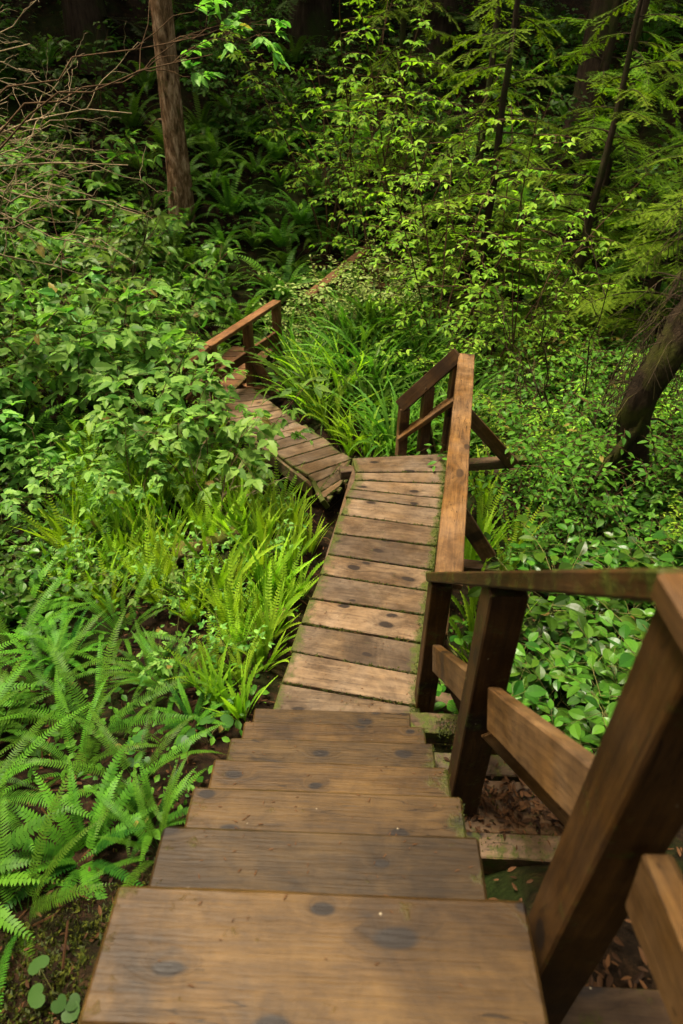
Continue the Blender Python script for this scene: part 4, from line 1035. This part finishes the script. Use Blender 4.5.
for i,(x,y,r,lab) in enumerate(BIG):
    z=gz(x,y)
    bs=rb(R,7,.06,.30,2.2,2.4,el=(-.35,.15),dr=(.3,.8))+rb(R,15,.42,.98,3.4,1.6,el=(-.25,.2),dr=(.3,.8))
    tree('dark_conifer',(x,y,z),(x+R.uniform(-.5,.5),y+R.uniform(-.3,.5),z+17),r,.1,'darkbark',bs,lab,70+i,NPC,.20,'hemd',.13,stubs=8,group='dark conifers of the forest behind')

for i,(x,y) in enumerate([(-3.4,-4.6),(1.6,-4.8),(5.2,-1.6),(-6.5,-1.0)]):  # unseen trees added behind the camera to darken the post faces toward it
    z=gz(x,y); bs=rb(R,14,.08,.35,2.6,2.8,el=(-.35,.15))+rb(R,12,.35,.95,3.0,1.6,el=(-.3,.2))
    tree('dark_conifer',(x,y,z),(x,y,z+13),.3,.08,'darkbark',bs,'dark conifer added unseen uphill behind the top landing to block sky light',170+i,NPC,.20,'hemd',.13,group='unseen conifers added to block sky light')
# hanging moss and dead drapery in the dark gap are part of the dead brush above
for p in [p for lst in (BERK,SW,SWF,SWU,SWB,DR_,BER,BERD,BERS,SAL,HUC,HUT,HUD,PAL,HR) for p in lst if p.name not in USED]:
    for c in list(p.children): bpy.data.objects.remove(c)
    bpy.data.objects.remove(p)

# ------------------------------------------------------------------ labels of the plants
ZN={'under':('among the big ferns',(-.5,1.6)),'bed':('in the left bed',(-.5,4.2)),'deckside':('beside the stair foot',(-.45,2.6)),'brace':('under the diagonal brace',(1.2,4.4)),
    'leftbank':('on the left bank',(-2.6,3.5)),'bend':('in the boardwalk bend',(.2,6.4)),'hill':('on the dark slope',(-1.0,9.4)),'slope':('high on the forest slope',(0,11)),
    'thicket':('in the left thicket',(-1.2,5.4)),'leftback':('behind the left thicket',(-2.8,8)),'seedling':('among the bright ferns',(-.6,3)),'salal':('on the right bank',(.9,2.4)),
    'rightmid':('below the leaning trunk',(1.6,5.3)),'leftcarpet':('in the leafy carpet left',(-2.2,3.6)),'tall':('beyond the bend',(1.2,8.5)),'huck':('across the gully',(1.4,7.4)),'pale':('over the far steps',(.5,9.1))}
REF={'under':'the stair treads','bed':'the boardwalk edge','deckside':'the lowest tread','brace':'the brace foot','leftbank':'the clearing','bend':'the lower boardwalk','hill':'the far railing','slope':'the gully',
     'thicket':'the fern bed','leftback':'the far boardwalk','seedling':'the stair foot','salal':'the stair railing','rightmid':'the corner brace','leftcarpet':'the big ferns','tall':'the corner railing','huck':'the corner railing','pale':'the fern clump'}
ORD=['nearest','second nearest','third nearest','fourth nearest','fifth nearest','sixth nearest','seventh nearest','eighth nearest','ninth nearest','tenth nearest','eleventh nearest','twelfth nearest']
by={}
for p in PLANTS:
    if p[5]: tag(p[0],p[5],p[6],p[7]); continue
    by.setdefault((p[0].name.split('.')[0],p[1],p[2]),[]).append(p)
for (nm,look,zone),lst in by.items():
    zx,zy=ZN[zone][1]; lst.sort(key=lambda p:(p[3]-zx)**2+(p[4]-zy)**2)
    grp=(nm.replace('_',' ')+'s '+ZN[zone][0])
    for i,p in enumerate(lst):
        lk=look if zone!='slope' or 'fern' in nm else 'dim '+nm.replace('_',' ')
        lab=f"{lk} {ZN[zone][0]}, {ORD[i]} to {REF[zone]}" if i<12 else f"{lk} {ZN[zone][0]}, farther from {REF[zone]}"
        tag(p[0],lab,p[6],grp)

# ------------------------------------------------------------------ camera, light, render
cam=bpy.data.cameras.new('camera'); co=link('camera',cam)
co.matrix_world=Matrix.Translation((0,0,CAM_H)) @ Matrix.Rotation(radians(90-35.42),4,'X') @ Matrix.Rotation(radians(1.01),4,'Z')
cam.sensor_fit='VERTICAL'; cam.sensor_height=36; cam.sensor_width=24; cam.lens=636.14/1024*36
cam.clip_end=300; cam.clip_start=.05
cam.dof.use_dof=True; cam.dof.focus_distance=4.8; cam.dof.aperture_fstop=2.8
sc.camera=co

SUN_EL,SUN_AZ=radians(74),radians(-70)     # azimuth from +y towards +x
w=bpy.data.worlds.new('World'); sc.world=w; w.use_nodes=True
t=w.node_tree; bg=t.nodes['Background']; sky=t.nodes.new('ShaderNodeTexSky'); sky.sky_type='NISHITA'; sky.sun_disc=False
sky.sun_elevation=SUN_EL; sky.sun_rotation=SUN_AZ; sky.air_density=1.0; sky.dust_density=6.0; sky.ozone_density=.3
tint=t.nodes.new('ShaderNodeMix'); tint.data_type='RGBA'; tint.blend_type='MULTIPLY'; tint.inputs[0].default_value=1; tint.inputs[7].default_value=(1.16,1.0,.70,1)   # the camera's warm white balance
t.links.new(sky.outputs[0],tint.inputs[6]); t.links.new(tint.outputs[2],bg.inputs[0]); bg.inputs[1].default_value=.05
sl=bpy.data.lights.new('sun','SUN'); sl.energy=1.5; sl.angle=radians(16); sl.color=(1.0,.92,.76)
so=link('sun',sl); d=V(sin(SUN_AZ)*cos(SUN_EL),cos(SUN_AZ)*cos(SUN_EL),sin(SUN_EL))
so.rotation_euler=Vector(d).to_track_quat('Z','Y').to_euler()
vs=sc.view_settings; sc.display_settings.display_device='sRGB'; vs.view_transform='Standard'; vs.look='None'; vs.exposure=2.7; vs.gamma=1; vs.use_curve_mapping=False
sc.render.engine='CYCLES'
cy=sc.cycles; cy.use_denoising=True; cy.max_bounces=5; cy.diffuse_bounces=1; cy.glossy_bounces=2; cy.transmission_bounces=4; cy.transparent_max_bounces=4
cy.use_adaptive_sampling=True; cy.adaptive_threshold=.02; cy.caustics_reflective=False; cy.caustics_refractive=False; cy.sample_clamp_indirect=4
